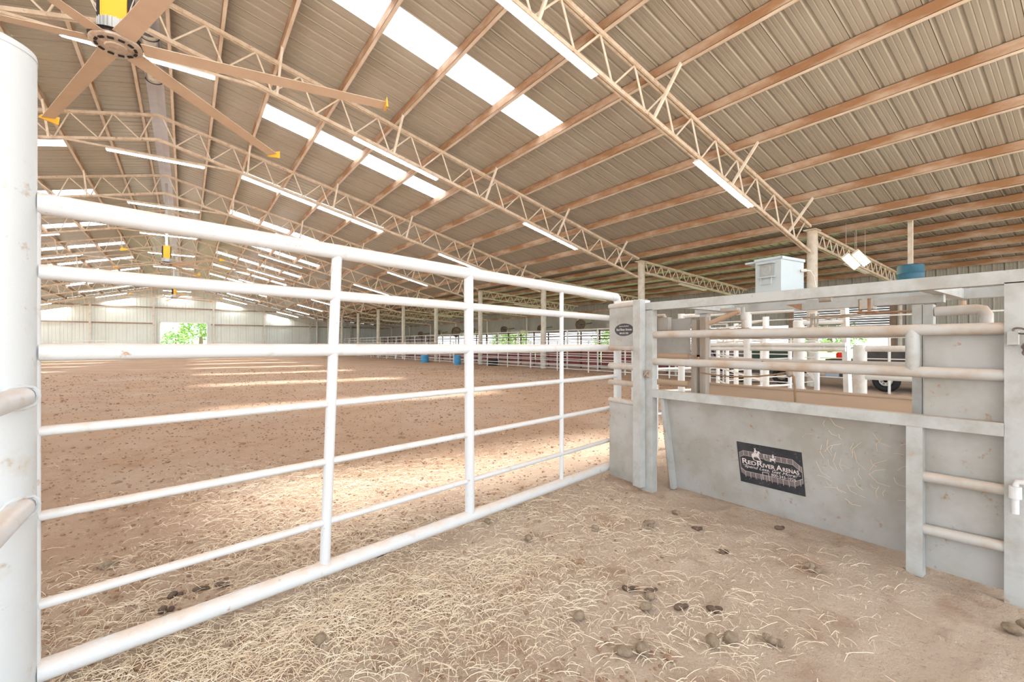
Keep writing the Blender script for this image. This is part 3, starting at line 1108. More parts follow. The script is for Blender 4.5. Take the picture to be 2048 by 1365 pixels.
cp('hanging_hook', lambda b: b.path([(3.45, 1.285, 1.41), (3.45, 1.28, 1.33), (3.45, 1.273, 1.29), (3.45, 1.265, 1.33), (3.45, 1.26, 1.41)], .006, 8), 'old_wood')
cp('trip_lever', lambda b: b.path([(3.45, 2.042, 1.372), (3.45, 1.92, 1.415), (3.45, 1.797, 1.461)], [.019, .021, .022], 12), 'dusty', label='dusty pipe lever set at a slant')
cp('hinge_sleeve', lambda b: (b.tube((3.45, 1.765, 1.32), (3.45, 1.765, 1.487), .013, 12), b.tube((3.45, 1.765, 1.39), (3.45, 1.765, 1.44), .019, 12)), 'chute_pipe')
cp('hinge_block', lambda b: b.box((3.42, 1.735, 1.31), (3.48, 1.795, 1.33)), 'old_wood')
cp('gear_box', lambda b: b.box((3.42, 1.80, 1.462), (3.48, 1.93, 1.487)), 'chute_pipe')
# inner head gate stiles
cp('head_gate_stile', lambda b: b.box((3.47, 2.165, .1), (3.53, 2.215, 1.41)), 'old_wood')
cp('head_gate_stile', lambda b: b.box((3.47, 2.085, .1), (3.53, 2.135, 1.43)), 'old_wood')
cp('head_gate_latch', lambda b: (b.box((3.44, 2.13, 1.02), (3.46, 2.19, 1.035)), b.box((3.44, 2.13, 1.10), (3.46, 2.19, 1.115)), b.box((3.44, 2.13, 1.02), (3.46, 2.145, 1.115))), 'rust')
cp('head_gate_sheet', lambda b: b.box((3.51, 2.25, 1.12), (3.516, 2.60, 1.43)), 'chute_sheet', smooth=False)
cp('head_gate_rail', lambda b: (b.tube((3.51, 2.26, 1.10), (3.51, 2.62, 1.10), .026, 12), b.tube((3.51, 2.26, .86), (3.51, 2.62, .86), .026, 12)), 'dusty')
cp('head_gate_hinge', lambda b: (b.path([(3.44, 2.70, 1.37), (3.44, 2.58, 1.455), (3.44, 2.46, 1.455), (3.44, 2.43, 1.40)], .020, 10), b.box((3.41, 2.40, 1.33), (3.46, 2.50, 1.44))), 'chute_pipe')
# rear hoop
cp('rear_hoop', lambda b: b.path([(3.40, .665, 1.385), (3.40, .60, 1.386), (3.40, .50, 1.388), (3.40, .478, 1.383), (3.40, .466, 1.36), (3.40, .465, 1.2), (3.40, .465, .2)], .027, 16), 'chute_pipe')
cp('rear_stile', lambda b: b.box((3.37, .715, .05), (3.43, .758, 1.428)))
cp('rear_stile', lambda b: b.box((3.37, .668, .05), (3.43, .712, 1.425)))
cp('pivot_nut', lambda b: (b.tube((3.45, .56, 1.40), (3.45, .56, 1.44), .012, 8), b.tube((3.45, .56, 1.408), (3.45, .56, 1.418), .02, 8)), 'dusty')
# brackets on near post
cp('chain_bracket', lambda b: b.box((XN - .045, .318, 1.20), (XN, .352, 1.262)), 'chute')
cp('hinge_sleeve', lambda b: (b.tube((XN - .035, .328, .50), (XN - .035, .328, .555), .021, 14), b.tube((XN - .035, .328, .43), (XN - .035, .328, .50), .013, 12)), 'white')
cp('hinge_arm', lambda b: b.path([(XN - .035, .328, .555), (XN - .035, .322, .575), (XN - .03, .29, .582), (XN - .02, .18, .582)], .012, 10), 'white')
# ear bolts on far post
cp('clamp', lambda b: (b.box((XN - .02, 2.345, .93), (XN, 2.40, .99)), b.bar((XN - .025, 2.35, .935), (XN - .025, 2.395, .985), .012, .012), b.bar((XN - .03, 2.395, .935), (XN - .03, 2.35, .985), .012, .012)), 'old_wood')

# release gate leaf swung open at the front
dl = Vector((3.121, 2.803, 0)); dr = Vector((3.066, 2.400, 0))
rg = root('release_gate', (dr.x, dr.y, 0), 'narrow grey release gate leaf at the front of the chute, with an oval black sticker', 'gate')
def Lf(t, z, off=0.0):
    p = dl + (dr - dl) * t
    n = Vector((-(dr - dl).y, (dr - dl).x, 0)).normalized()
    p = p - n * off * -1
    return Vector((p.x, p.y, z))
nrm = Vector(((dr - dl).y, -(dr - dl).x, 0)).normalized()
if nrm.x > 0: nrm = -nrm
def lq(t0, t1, z0, z1, a, b):
    A, B = dl + (dr - dl) * t0, dl + (dr - dl) * t1
    f = lambda p, z, o: (p.x + nrm.x * o, p.y + nrm.y * o, z)
    return [f(A, z0, a), f(B, z0, a), f(B, z1, a), f(A, z1, a)], [f(A, z0, b), f(B, z0, b), f(B, z1, b), f(A, z1, b)]
mb = MB(); mb.hexa(*lq(.0, .80, 1.18, 1.535, 0, .006)); part('upper_sheet', mb, 'chute_sheet', rg, smooth=False)
mb = MB(); mb.hexa(*lq(.0, .80, .03, .70, 0, .006)); part('lower_sheet', mb, 'chute_sheet', rg, smooth=False)
mb = MB(); mb.hexa(*lq(.80, 1.0, .02, 1.57, -.03, .03)); part('stile', mb, 'chute', rg)
for z, r in ((1.545, .022), (1.17, .022), (1.01, .027), (.865, .024), (.705, .022)):
    A = dl + (dr - dl) * .0; B = dl + (dr - dl) * .85
    mb = MB(); mb.tube((A.x, A.y, z), (B.x, B.y, z), r, 14); part('rail', mb, 'chute_pipe', rg)
mb = MB(); mb.box((3.06, 2.41, .98), (3.10, 2.47, 1.05)); part('hinge', mb, 'rust', rg)
mb = MB(); mb.box((3.06, 2.41, .45), (3.10, 2.47, .52)); part('hinge', mb, 'rust', rg)
mb = MB()
mb.box((3.13, 2.48, 1.552), (3.27, 2.75, 1.585)); mb.box((3.13, 2.72, 1.51), (3.27, 2.75, 1.552))
part('top_plate', mb, 'pen', ch)
# white latch post behind the leaf
mb = MB(); mb.tube((3.62, 2.92, -.02), (3.62, 2.92, 1.18), .040, 18)
single('latch_post', mb, 'white_post', 'short white round post just behind the release gate of the chute', 'post', origin=(3.62, 2.92, 0))

# text helper
def text(s, parent, origin, ex, ey, h, m, shear=0.0, width=None, name='lettering'):
    """text laid on the plane spanned by ex (reading direction) and ey (up)"""
    cu = bpy.data.curves.new(name, 'FONT')
    cu.body = s
    cu.size = h * 1.38
    cu.shear = shear
    cu.extrude = 0.0004
    cu.offset = 0.0006 if h > .025 else 0.0
    cu.materials.append(M[m])
    o = bpy.data.objects.new(name, cu)
    COL.objects.link(o)
    bpy.context.view_layer.update()
    w = o.dimensions.x
    sx = (width / w) if width else 1.0
    ex = Vector(ex).normalized(); ey = Vector(ey).normalized(); ez = ex.cross(ey)
    mt = Matrix((ex * sx, ey, ez)).transposed().to_4x4()
    mt.translation = Vector(origin) - wloc(parent)
    dg = bpy.context.evaluated_depsgraph_get()
    me = bpy.data.meshes.new_from_object(o.evaluated_get(dg))
    me.name = name
    bpy.data.objects.remove(o)
    o = bpy.data.objects.new(name, me)
    COL.objects.link(o)
    o.parent = parent
    o.matrix_basis = mt
    return o

# big sign on the sloping sheet
def vp(y, z, off=.003):
    """point on the near sloping sheet"""
    t = (.775 - z) / .765
    x = XN + .075 + .16 * t
    n = Vector((-.765, 0, -.16)).normalized()
    return Vector((x, y, z)) + n * off
sg = root('chute_sign', vp(1.48, .355), 'rectangular black sign with arena drawing and lettering on the sloping chute side', 'sign')
SY0, SY1, SZ0, SZ1 = 1.700, 1.275, .205, .503
ex = Vector((0, -1, 0)); ey = (vp(1, .6, 0) - vp(1, .3, 0)).normalized()
SW = SY0 - SY1; SH = (vp(1, SZ1, 0) - vp(1, SZ0, 0)).length
so = vp(SY0, SZ0, .003)
def sp(u, v, o=0.0):
    n = ex.cross(ey)
    return so + ex * (u * SW) + ey * (v * SH) + n * o
def squad(mb, pts, o0, o1):
    a = [sp(u, v, o0) for u, v in pts]; b = [sp(u, v, o1) for u, v in pts]
    mb.hexa(a, b)
mb = MB(); squad(mb, [(0, 0), (1, 0), (1, 1), (0, 1)], -.0025, .0)
part('sign_panel', mb, 'sign_black', sg, smooth=False)
def line(mb, a, b, w, o=.0012):
    A, B = sp(*a, o), sp(*b, o)
    mb.bar(A, B, w, .0006, up=tuple(ex.cross(ey)))
# fences top and bottom
mb = MB(); g2 = MB()
topc = [(.03, .74), (.10, .80), (.86, .80), (.985, .66)]
botc = [(.03, .36), (.10, .29), (.86, .29), (.985, .40)]
def poly(mb, pts, w, dv=0):
    for a, b in zip(pts[:-1], pts[1:]):
        line(mb, (a[0], a[1] + dv), (b[0], b[1] + dv), w)
def interp(pts, u):
    for a, b in zip(pts[:-1], pts[1:]):
        if a[0] <= u <= b[0]:
            return a[1] + (b[1] - a[1]) * (u - a[0]) / (b[0] - a[0])
    return pts[-1][1]
poly(mb, topc, .0016); poly(mb, botc, .0022)
for k in range(1, 7):
    poly(g2, topc, .0012, -.018 * k)
    poly(g2, botc, .0012, -.018 * k)
poly(mb, topc, .0012, -.118); 
for u in np.arange(.03, .985, .0165):
    line(g2, (u, interp(topc, u)), (u, interp(topc, u) - .118), .0008)
    line(g2, (u, interp(botc, u)), (u, interp(botc, u) - .118), .0008)
for u in np.arange(.10, .97, .085):
    line(mb, (u, interp(topc, u)), (u, interp(topc, u) - .118), .0018)
    line(mb, (u, interp(botc, u)), (u, interp(botc, u) - .15), .0020)
line(mb, (.03, .74), (.03, .30), .0018)
line(mb, (.985, .66), (.985, .29), .0018)
for a, b in (((.385, .36), (.48, .36)), ((.385, .36), (.385, .17)), ((.48, .36), (.48, .17))):
    line(mb, a, b, .0030)
line(mb, (.43, .80), (.48, .80), .003); line(mb, (.43, .80), (.43, .72), .003); line(mb, (.48, .80), (.48, .72), .003)
line(mb, (.44, .665), (.55, .655), .0022)
part('fence_print', mb, 'sign_white', sg, smooth=False)
part('fence_grid_print', g2, 'sign_grid', sg, smooth=False)
# horse and rider, and running calf, as small silhouettes
def sil(mb, c, pts, s):
    P = [sp(c[0] + x * s, c[1] + y * s * SW / SH, .0014) for x, y in pts]
    Q = [sp(c[0] + x * s, c[1] + y * s * SW / SH, .0020) for x, y in pts]
    n = len(P)
    mb.add(P + Q, [tuple(range(n))[::-1], tuple(range(n, 2 * n))] + [(i, (i + 1) % n, n + (i + 1) % n, n + i) for i in range(n)])
mb = MB()
horse = [(-.5, .0), (-.42, .25), (-.2, .32), (.1, .3), (.25, .45), (.33, .72), (.45, .70), (.62, .52), (.58, .45), (.42, .5), (.4, .2), (.36, -.05), (.5, -.3), (.62, -.55), (.55, -.58), (.38, -.35), (.22, -.08), (-.15, -.1), (-.3, -.3), (-.2, -.6), (-.3, -.6), (-.45, -.28)]
rider = [(-.12, .3), (-.15, .6), (-.05, .85), (-.12, .98), (-.2, 1.0), (.12, 1.02), (.06, .97), (.08, .82), (.25, .62), (.22, .55), (.05, .62), (.08, .35), (.2, .05), (.1, .02), (-.02, .25)]
sil(mb, (.30, .72), horse, .13); sil(mb, (.30, .72), rider, .13)
calf = [(-.5, .1), (-.4, .28), (.2, .25), (.35, .42), (.55, .38), (.5, .2), (.38, .1), (.35, -.25), (.45, -.5), (.35, -.5), (.2, -.1), (-.25, -.08), (-.45, -.45), (-.55, -.4), (-.4, -.05)]
sil(mb, (.565, .70), calf, .085)
part('rider_print', mb, 'sign_white', sg, smooth=False)
mb = MB()
sil(mb, (.575, .71), [(-.1, .2), (-.12, .6), (0, .8), (-.1, .9), (.15, .9), (.1, .8), (.15, .5), (.1, .25)], .10)
part('rider_print', mb, 'sign_white', sg, smooth=False)
mb = MB()
line(mb, (.27, .612), (.40, .604), .0035)
part('ground_print', mb, 'sign_white', sg, smooth=False)
def stext(s, u, v, hh, w, shear=0.0, m='sign_white'):
    return text(s, sg, sp(u, v, .0012), ex, ey, hh, m, shear, w)
# small caps title: large initials, smaller following capitals
stext('R', .055, .480, .040, .040); stext('ED', .155, .483, .029, .056 * 1.0)
stext('R', .300, .478, .040, .040); stext('IVER', .400, .480, .029, .078)
stext('A', .610, .476, .040, .038); stext('RENAS', .702, .478, .029, .100)
stext('\u201cSpend Less, Get More!\u201d', .055, .395, .0215, .375, .35)
stext('800-343-1026', .52, .308, .0200, .155)
mb = MB()
rr = random.Random(5)
for k in range(36):
    u, v = rr.uniform(.03, .97), rr.choice([rr.uniform(.03, .16), rr.uniform(.84, .97), rr.uniform(.4, .8)])
    mb.blob(sp(u, v, .001), (.0016, .0016, .0016), k, 1)
part('paint_fleck', mb, 'sign_grid', sg)

# oval sticker
st = root('oval_sticker', (dl + (dr - dl) * .47) + Vector((0, 0, 1.325)), 'small oval black sticker with white lettering on the upper release gate panel', 'sticker')
exs = (dr - dl).normalized(); eys = Vector((0, 0, 1))
sc_ = (dl + (dr - dl) * .47) + nrm * .0066 + Vector((0, 0, 1.33))
mb = MB()
n = 40
P = [sc_ + exs * (.118 * math.cos(2 * PI * j / n)) + eys * (.054 * math.sin(2 * PI * j / n)) for j in range(n)]
Q = [p + nrm * .001 for p in P]
mb.add(P + Q, [tuple(range(n))[::-1], tuple(range(n, 2 * n))] + [(i, (i + 1) % n, n + (i + 1) % n, n + i) for i in range(n)])
part('sticker_disc', mb, 'sign_black', st, smooth=False)
for s_, dx, dz, hh, w in (('Spend Less, Get More!', -.060, .026, .011, .12), ('Red River Arenas', -.095, -.008, .022, .19), ('800-343-1026', -.055, -.037, .015, .11)):
    text(s_, st, sc_ + nrm * .0018 + exs * dx + eys * dz, exs, eys, hh, 'sign_white', 0, w)

# ------------------------------------------------------------------ control box on the chute
c0 = Vector((3.105, 1.345, 1.549))
ea = Vector((.1, .995, 0)).normalized(); eb = Vector((.995, -.1, 0)).normalized()
bx = root('control_box', c0, 'pale grey metal box with a grey lens window standing on top of the chute', 'electrical box')
def bxp(a, b_, z, o=0): 
    p = c0 + ea * a + eb * b_
    return Vector((p.x, p.y, c0.z + z))
def bq(mb, a0, a1, b0, b1, z0, z1, mi=0):
    mb.hexa([bxp(a0, b0, z0), bxp(a1, b0, z0), bxp(a1, b1, z0), bxp(a0, b1, z0)], [bxp(a0, b0, z1), bxp(a1, b0, z1), bxp(a1, b1, z1), bxp(a0, b1, z1)], mi)
mb = MB(); bq(mb, 0, .17, 0, .27, 0, .218); bq(mb, -.006, .004, -.006, .276, .205, .224); bq(mb, -.006, .176, -.006, .006, .208, .224); part('housing', mb, 'box', bx, smooth=False)
mb = MB(); bq(mb, .045, .135, -.010, .0, .10, .185); part('lens', mb, 'lens', bx)
lz = bpy.data.objects[[o.name for o in COL.objects if o.name.startswith('lens')][-1]]
mb = MB()
mb.path([bxp(.09 + .026 * math.cos(t), -.011, .143 + .030 * math.sin(t)) for t in [2 * PI * j / 20 for j in range(20)]], .002, 5, closed=True)
part('lens_ring', mb, 'chute', lz)
mb = MB(); bq(mb, .035, .145, -.028, .0, .183, .192); part('lens_hood', mb, 'box', bx)
mb = MB(); bq(mb, .035, .145, -.020, .0, .092, .10); part('lens_sill', mb, 'box', bx)
mb = MB(); mb.path([bxp(.125, -.012, .095), bxp(.125, -.016, .05), bxp(.055, -.016, .05), bxp(.055, -.012, .095)], .0035, 6); part('wire_handle', mb, 'box', bx)
mb = MB()
bq(mb, .155, .255, .02, .20, .205, .210)
for k in range(5):
    bq(mb, .155, .258, .02 + k * .04, .035 + k * .04, .210, .218)
part('tin_flap', mb, 'box', bx, label='small corrugated tin flap sticking out to the left')
mb = MB(); mb.tube(bxp(-.002, .235, .145), bxp(-.03, .245, .145), .010, 10); mb.path([bxp(-.03, .245, .145), bxp(-.035, .28, .145), bxp(-.035, .33, .11), bxp(-.03, .36, .04), bxp(-.03, .36, -.03)], .004, 6); part('cable', mb, 'tube_off', bx)

# ------------------------------------------------------------------ chain, rope
ck = root('chain', (XN - .03, .30, 1.25), 'dark steel chain hooked on the bracket of the nearest chute post', 'chain')
mb = MB()
pts = [Vector((XN - .03, .335, 1.27)), Vector((XN - .05, .29, 1.255)), Vector((XN - .06, .27, 1.21)), Vector((XN - .05, .30, 1.19)), Vector((XN - .05, .30, 1.165)), Vector((XN - .06, .26, 1.15)), Vector((XN - .07, .22, 1.18))]
for i in range(len(pts) - 1):
    a, b = pts[i], pts[i + 1]
    d = (b - a).normalized()
    s = d.cross(Vector((0, 0, 1)) if i % 2 else Vector((1, 0, 0))).normalized()
    m_ = (a + b) / 2
    mb.path([m_ + d * (.026 * math.cos(t)) + s * (.012 * math.sin(t)) for t in [2 * PI * j / 12 for j in range(12)]], .0045, 6, closed=True)
part('link', mb, 'chain', ck)
def sag(a, b, d, n=10):
    a, b = Vector(a), Vector(b)
    return [a + (b - a) * (i / n) - Vector((0, 0, d * 4 * (i / n) * (1 - i / n))) for i in range(n + 1)]
rp = root('pull_rope', (3.46, 1.7, 1.0), 'thin brown rope sagging across the inside of the chute', 'rope')
mb = MB(); mb.path(sag((3.46, 2.12, .97), (3.50, 1.46, 1.005), .035) , .006, 7); part('rope_span', mb, 'rope', rp)
mb = MB(); mb.path([(3.50, 1.46, 1.005), (3.50, 1.43, .97), (3.50, 1.425, .90), (3.50, 1.42, .78)], .008, 7); part('rope_tail', mb, 'rope', rp)
mb = MB(); mb.blob((3.50, 1.46, 1.0), (.022, .022, .035), 4, 2, .05); part('pulley', mb, 'old_wood', rp)
mb = MB(); mb.tube((3.50, 1.46, 1.03), (3.12, 1.47, 1.09), .004, 6); part('pulley_cord', mb, 'rope', rp)

# ------------------------------------------------------------------ pen panels behind the chute
def pen(name, a, b, zsr, posts, label, pr=.036, rr=.022, m='pen', group='pipe fences of the pens behind the chute', cat='pipe fence', top=None, ext=0.0):
    a, b = Vector((*a, 0)), Vector((*b, 0))
    rt = root(name, (a.x, a.y, 0), label, cat, group)
    for z in zsr:
        mb = MB()
        mb.tube(a + Vector((0, 0, z)), b + Vector((0, 0, z)), rr, 10)
        part('rail', mb, m, rt)
    for t in posts:
        p = a + (b - a) * t
        mb = MB()
        mb.tube((p.x, p.y, -.03), (p.x, p.y, (top or max(zsr)) + .0), pr, 14)
        part('post', mb, m, rt)
    return rt
pen('pen_fence', (4.26, .40), (4.26, 1.27), [1.17, .955, .70, .45, .2], [0, 1.0], 'cream pipe fence with one thick post right behind the chute', pr=.045, rr=.024, top=1.20)
pen('pen_fence', (4.50, 1.44), (4.435, 2.95), [1.515, 1.20, 1.16, .42], [.53, 1.0], 'tall cream pipe fence alongside the back of the chute', top=1.54, rr=.020)
lp = pen('thick_post_fence', (4.60, 1.84), (4.64, 1.50), [1.40], [0], 'short cream fence section of one thick post and one slanted flat post', pr=.045, rr=.02, top=1.42)
mb = MB(); mb.bar((4.64, 1.44, -.02), (4.66, 1.50, 1.53), .045, .045); part('flat_post', mb, 'pen', lp)
pen('pen_fence', (5.72, 2.65), (8.6, 4.9), [1.50, 1.25, 1.0, .75, .5, .25], [0, .5, 1], 'tall cream pipe fence leading away toward the arena corner', top=1.54, rr=.016)
pen('pen_gate', (4.4, 3.25), (6.6, 2.75), [1.16, .92, .66, .40], [0, 1], 'slim white swing gate at a slant in front of the maroon boards', m='white', pr=.02, rr=.015, cat='gate')
pen('pen_gate', (4.9, 1.8), (8.6, 3.4), [1.12, .85, .55, .30], [0, 1], 'long white swing gate at a slant in the middle of the pens', m='white', pr=.022, rr=.016, cat='gate')
pen('pen_fence', (9.5, 5.2), (14.1, 5.2), [1.30, 1.08, .86, .64, .42, .2], [0, .33, .66, 1], 'cream pipe fence closing the pens toward the column row', rr=.015)

# ------------------------------------------------------------------ arena fences on the right
def fence(name, X, y0, n, seg, zsr, label, group, pr, rr, per=3):
    rt0 = None
    for i in range(n):
        y = y0 + i * seg
        if i == 0:
            rt0 = root(name, (X, y, 0), None, 'pipe fence')
            for z in zsr:
                mb = MB(); mb.tube((X, y, z), (X, y + seg - .035, z), rr * (1.25 if z == max(zsr) else 1), 8); part('rail', mb, 'pen', rt0)
            for k in range(per):
                yy = y + k * seg / per
                mb = MB(); mb.tube((X, yy, -.03), (X, yy, max(zsr)), pr, 10); part('post', mb, 'pen', rt0)
            cache_kids()
            o = rt0
        else:
            o = copy_tree(rt0)
            o.location = (X, y, 0)
        tag(o, label % ORD[i], 'pipe fence', group)
fence('arena_fence', 14.25, 5.9, 10, BAY, [1.38, 1.16, .92, .70, .47, .25, .10], 'low cream pipe fence bay edging the arena, %s from the near end', 'low fence along the arena', .030, .018)
fence('tall_fence', 15.32, 8.4, 9, BAY, [1.92, 1.64, 1.30, 1.02, .76, .50, .24], 'tall cream pipe fence bay behind the column row, %s from the near end', 'tall fence behind the columns', .036, .023)
pen('corner_gate', (14.25, .4), (14.25, 5.80), [1.38, 1.10, .84, .58, .32], [0, .3, .6, 1.0], 'cream pipe fence behind the pens, in front of the parked vehicles', rr=.016, pr=.03, group='low fence along the arena')
pen('high_rail_fence', (13.9, .2), (13.9, 8.2), [1.92, 1.62], [0, .33, .66, 1.0], 'tall two rail cream fence in front of the parked vehicles', rr=.02, pr=.03)
# far fence
def far_fence():
    k = 0
    for (a, b, w) in ((-16.0, -9.5, 'left end'), (-9.4, DX0 - .3, 'left of the doorway'), (DX1 + .3, 8.5, 'right of the doorway'), (8.6, 14.2, 'right end')):
        y = YF - 3.0
        n = max(2, round((b - a) / 2.6))
        pen('end_fence', (a, y), (b, y), [1.62, 1.32, 1.02, .74, .46, .18], [j / n for j in range(n + 1)], 'white pipe fence before the far end wall, ' + w, pr=.035, rr=.022, m='white', group='fence along the far end', cat='pipe fence')
far_fence()
# doorway gate
pen('doorway_gate', (DX0 - .2, YF + 1.2), (DX1 + .2, YF + 1.2), [1.25, 1.0, .75, .5, .25], [0, .5, 1], 'white pipe gate just outside the far doorway', pr=.03, rr=.02, m='white', cat='gate', group='fence along the far end')

# maroon stalls
for i in range(7):
    y = 10.4 + i * 5.2
    rt = root('stall_front', (16.7, y, 0), 'maroon boarded stall front with dark grille above, %s from the near end' % ORD[i], 'stall front', 'maroon stall fronts')
    mb = MB(); mb.box((16.70, y + .04, .12), (16.74, y + 5.16, .98)); part('board_panel', mb, 'maroon', rt, smooth=False)
    for k in range(4):
        yy = y + .04 + k * 1.3
        mb = MB(); mb.box((16.66, yy, -.02), (16.72, yy + .06, 1.86 if k % 2 else 2.0)); part('stall_post', mb, 'maroon_dark', rt)
    for z in (1.12, 1.50, 1.64, 1.78):
        mb = MB(); mb.box((16.68, y, z - .022), (16.72, y + 5.2, z + .022)); part('grille_rail', mb, 'maroon_dark', rt)
# ------------------------------------------------------------------ barrels, tub, drum
def barrel(x, y, r, h_, m, label, name='blue_barrel', cat='barrel', lid=True):
    z0 = gh(x, y) - .01
    rt = root(name, (x, y, z0), label, cat)
    mb = MB()
    mb.lathe([(r * .93, 0), (r, .03), (r, h_ * .30), (r * 1.035, h_ * .33), (r, h_ * .36), (r, h_ * .66), (r * 1.035, h_ * .69), (r, h_ * .72), (r, h_ - .02), (r * .96, h_), (r * .9, h_ - .02)], (x, y, z0), 24)
    part('shell', mb, m, rt)
    mb = MB()
    mb.path([(x + r * math.cos(t), y + r * math.sin(t), z0 + h_) for t in [2 * PI * j / 24 for j in range(24)]], .014, 6, closed=True)
    part('rim', mb, m, rt)
barrel(13.35, 28.7, .27, .52, 'blue', 'blue plastic half barrel lying against the arena fence, the farther of two')
barrel(13.5, 24.4, .21, .56, 'blue', 'blue plastic barrel standing at the arena fence, the nearer of two')
barrel(14.7, 22.3, .32, .36, 'black', 'low black rubber tub on the ground near the blue barrel', 'feed_tub', 'tub')
rt = root('hanging_drum', (16.1, 3.65, 2.62), 'faded blue drum hung high under the side roof, above the chute', 'drum')
mb = MB(); mb.lathe([(.27, 0), (.29, .03), (.29, .25), (.30, .27), (.29, .29), (.29, .50), (.30, .52), (.29, .54), (.29, .74), (.27, .76)], (16.1, 3.65, 2.62), 28); part('shell', mb, 'blue_dark', rt)
mb = MB(); mb.box((16.04, 3.6, 3.37), (16.14, 3.7, zs2(16.1) - .002)); part('hanger_post', mb, 'column', rt)

# wall fans and boxes on the right wall
for i, (y, z, r) in enumerate(((22.7, 2.6, .36), (27, 2.45, .30), (32, 2.5, .30), (37.3, 2.5, .34), (40.5, 2.5, .5), (44.5, 2.45, .34), (49, 2.4, .34))):
    x = 22.3
    rt = root('wall_fan', (x, y, z), 'dusty round drum fan mounted high on the right wall, %s from the near end' % ORD[i], 'fan', 'drum fans on the side wall')
    mb = MB()
    d = Vector((-.8, -.55, -.1)).normalized()
    c = Vector((x, y, z))
    s = d.cross(Vector((0, 0, 1))).normalized(); u = s.cross(d)
    ring = lambda o, q: [c + d * o + s * (q * math.cos(t)) + u * (q * math.sin(t)) for t in [2 * PI * j / 20 for j in range(20)]]
    A, B = ring(-.12, r), ring(.12, r)
    mb.add(A + B, [(j, (j + 1) % 20, 20 + (j + 1) % 20, 20 + j) for j in range(20)] + [tuple(range(20))])
    part('drum', mb, 'girt', rt)
    mb = MB()
    for q in (.3, .6, .9):
        mb.path(ring(.12, r * q), .006, 5, closed=True)
    for k in range(4):
        t = k * PI / 4
        mb.tube(c + d * .12 + s * (r * math.cos(t)) + u * (r * math.sin(t)), c + d * .12 - s * (r * math.cos(t)) - u * (r * math.sin(t)), .006, 5)
    part('guard', mb, 'dark', rt)
    mb = MB()
    mb.tube((x, y, z), (XW - .05, y, z + .15), .03, 8)
    part('arm', mb, 'dark', rt)
for i, (y, w, z) in enumerate(((19.0, 1.6, 2.30), (30.0, 1.5, 2.12), (38.5, 1.3, 2.1))):
    mb = MB(); mb.box((22.6, y, z), (XW - .04, y + w, z + .28)); mb.box((22.55, y - .03, z + .28), (XW - .04, y + w + .03, z + .31))
    single('wall_box', mb, 'beige', 'beige metal box fixed to the right wall between drum fans, %s from the near end' % ORD[i], 'box', 'beige boxes on the side wall', origin=(22.9, y, z))

# ------------------------------------------------------------------ parked vehicles under the side roof
vt = root('parked_truck', (15.5, 3.6, 0), 'parked vehicle with a spoked wheel seen low through the pens on the right', 'vehicle')
def car(b):
    prof = [(1.9, .30), (1.9, .75), (2.6, .85), (3.2, 1.05), (4.3, 1.05), (4.4, .80), (5.2, .80), (5.2, .30)]
    A = [(14.72, y, z) for y, z in prof]; B = [(16.4, y, z) for y, z in prof]
    n = len(prof)
    b.add(A + B, [tuple(range(n)), tuple(range(2 * n - 1, n - 1, -1))] + [(i, n + i, n + (i + 1) % n, (i + 1) % n) for i in range(n)])
mb = MB(); car(mb); part('body', mb, 'dark', vt, smooth=False)
mb = MB(); mb.box((14.66, 4.15, .25), (14.72, 4.72, .62)); part('side_panel', mb, 'silverblue', vt)
mb = MB(); mb.box((14.66, 4.85, .28), (14.72, 5.18, .55)); part('side_panel', mb, 'silverblue', vt)
mb = MB(); mb.box((14.66, 2.1, .25), (14.72, 3.2, .40)); part('step', mb, 'silverblue', vt)
for y in (3.80, 2.35):
    q = .30
    mb = MB()
    mb.path([(14.64, y + (q - .08) * math.cos(t), q - .02 + (q - .08) * math.sin(t)) for t in [2 * PI * j / 24 for j in range(24)]], .08, 10, closed=True)
    w = part('wheel', mb, 'black', vt)
    mb = MB()
    mb.path([(14.58, y + .13 * math.cos(t), q - .02 + .13 * math.sin(t)) for t in [2 * PI * j / 20 for j in range(20)]], .018, 8, closed=True)
    mb.tube((14.57, y, q - .02), (14.68, y, q - .02), .05, 12)
    for k in range(8):
        t = 2 * PI * k / 8
        mb.bar((14.58, y, q - .02), (14.58, y + .13 * math.cos(t), q - .02 + .13 * math.sin(t)), .03, .02, up=(1, 0, 0))
    part('rim', mb, 'motor', w, label='pale spoked rim')
mb = MB(); mb.lathe([(.09, 0), (.10, .02), (.10, .15), (.06, .19)], (14.92, 4.9, .802), 14)
single('red_can', mb, 'red', 'small bright red can on top of the parked vehicle', 'can', origin=(14.92, 4.9, .802))
# mauve box trailer and dark green machine
tt = root('box_trailer', (17, 13.0, 0), 'low mauve box trailer behind the white gates, with a black strap', 'trailer')
tx, ty = 16.0, 8.3
tt.location = (tx, ty, 0)
mb = MB(); mb.box((tx - .5, ty - .2, .62), (tx + .5, ty + 1.7, 1.22)); part('body', mb, 'mauve', tt)
mb = MB(); mb.bar((tx - .52, ty + .55, .62), (tx - .52, ty + .85, 1.24), .05, .03, up=(1, 0, 0)); part('strap', mb, 'black', tt)
for y in (ty + .2, ty + 1.2):
    mb = MB(); mb.path([(tx - .55, y + .2 * math.cos(t), .28 + .2 * math.sin(t)) for t in [2 * PI * j / 18 for j in range(18)]], .08, 8, closed=True); part('wheel', mb, 'black', tt)
mb = MB(); mb.box((tx - .5, ty - .3, .3), (tx + .5, ty + 1.8, .60)); part('chassis', mb, 'dark', tt)
ht = root('green_machine', (15.3, 6.9, 0), 'dark green piece of farm machinery in shade behind the pens', 'machine')
mb = MB(); mb.box((14.75, 6.0, .30), (16.0, 7.95, .72)); part('deck', mb, 'dark', ht)
mb = MB(); mb.box((14.8, 6.25, .72), (16.0, 7.3, 1.15)); part('hood', mb, 'darkgreen', ht)
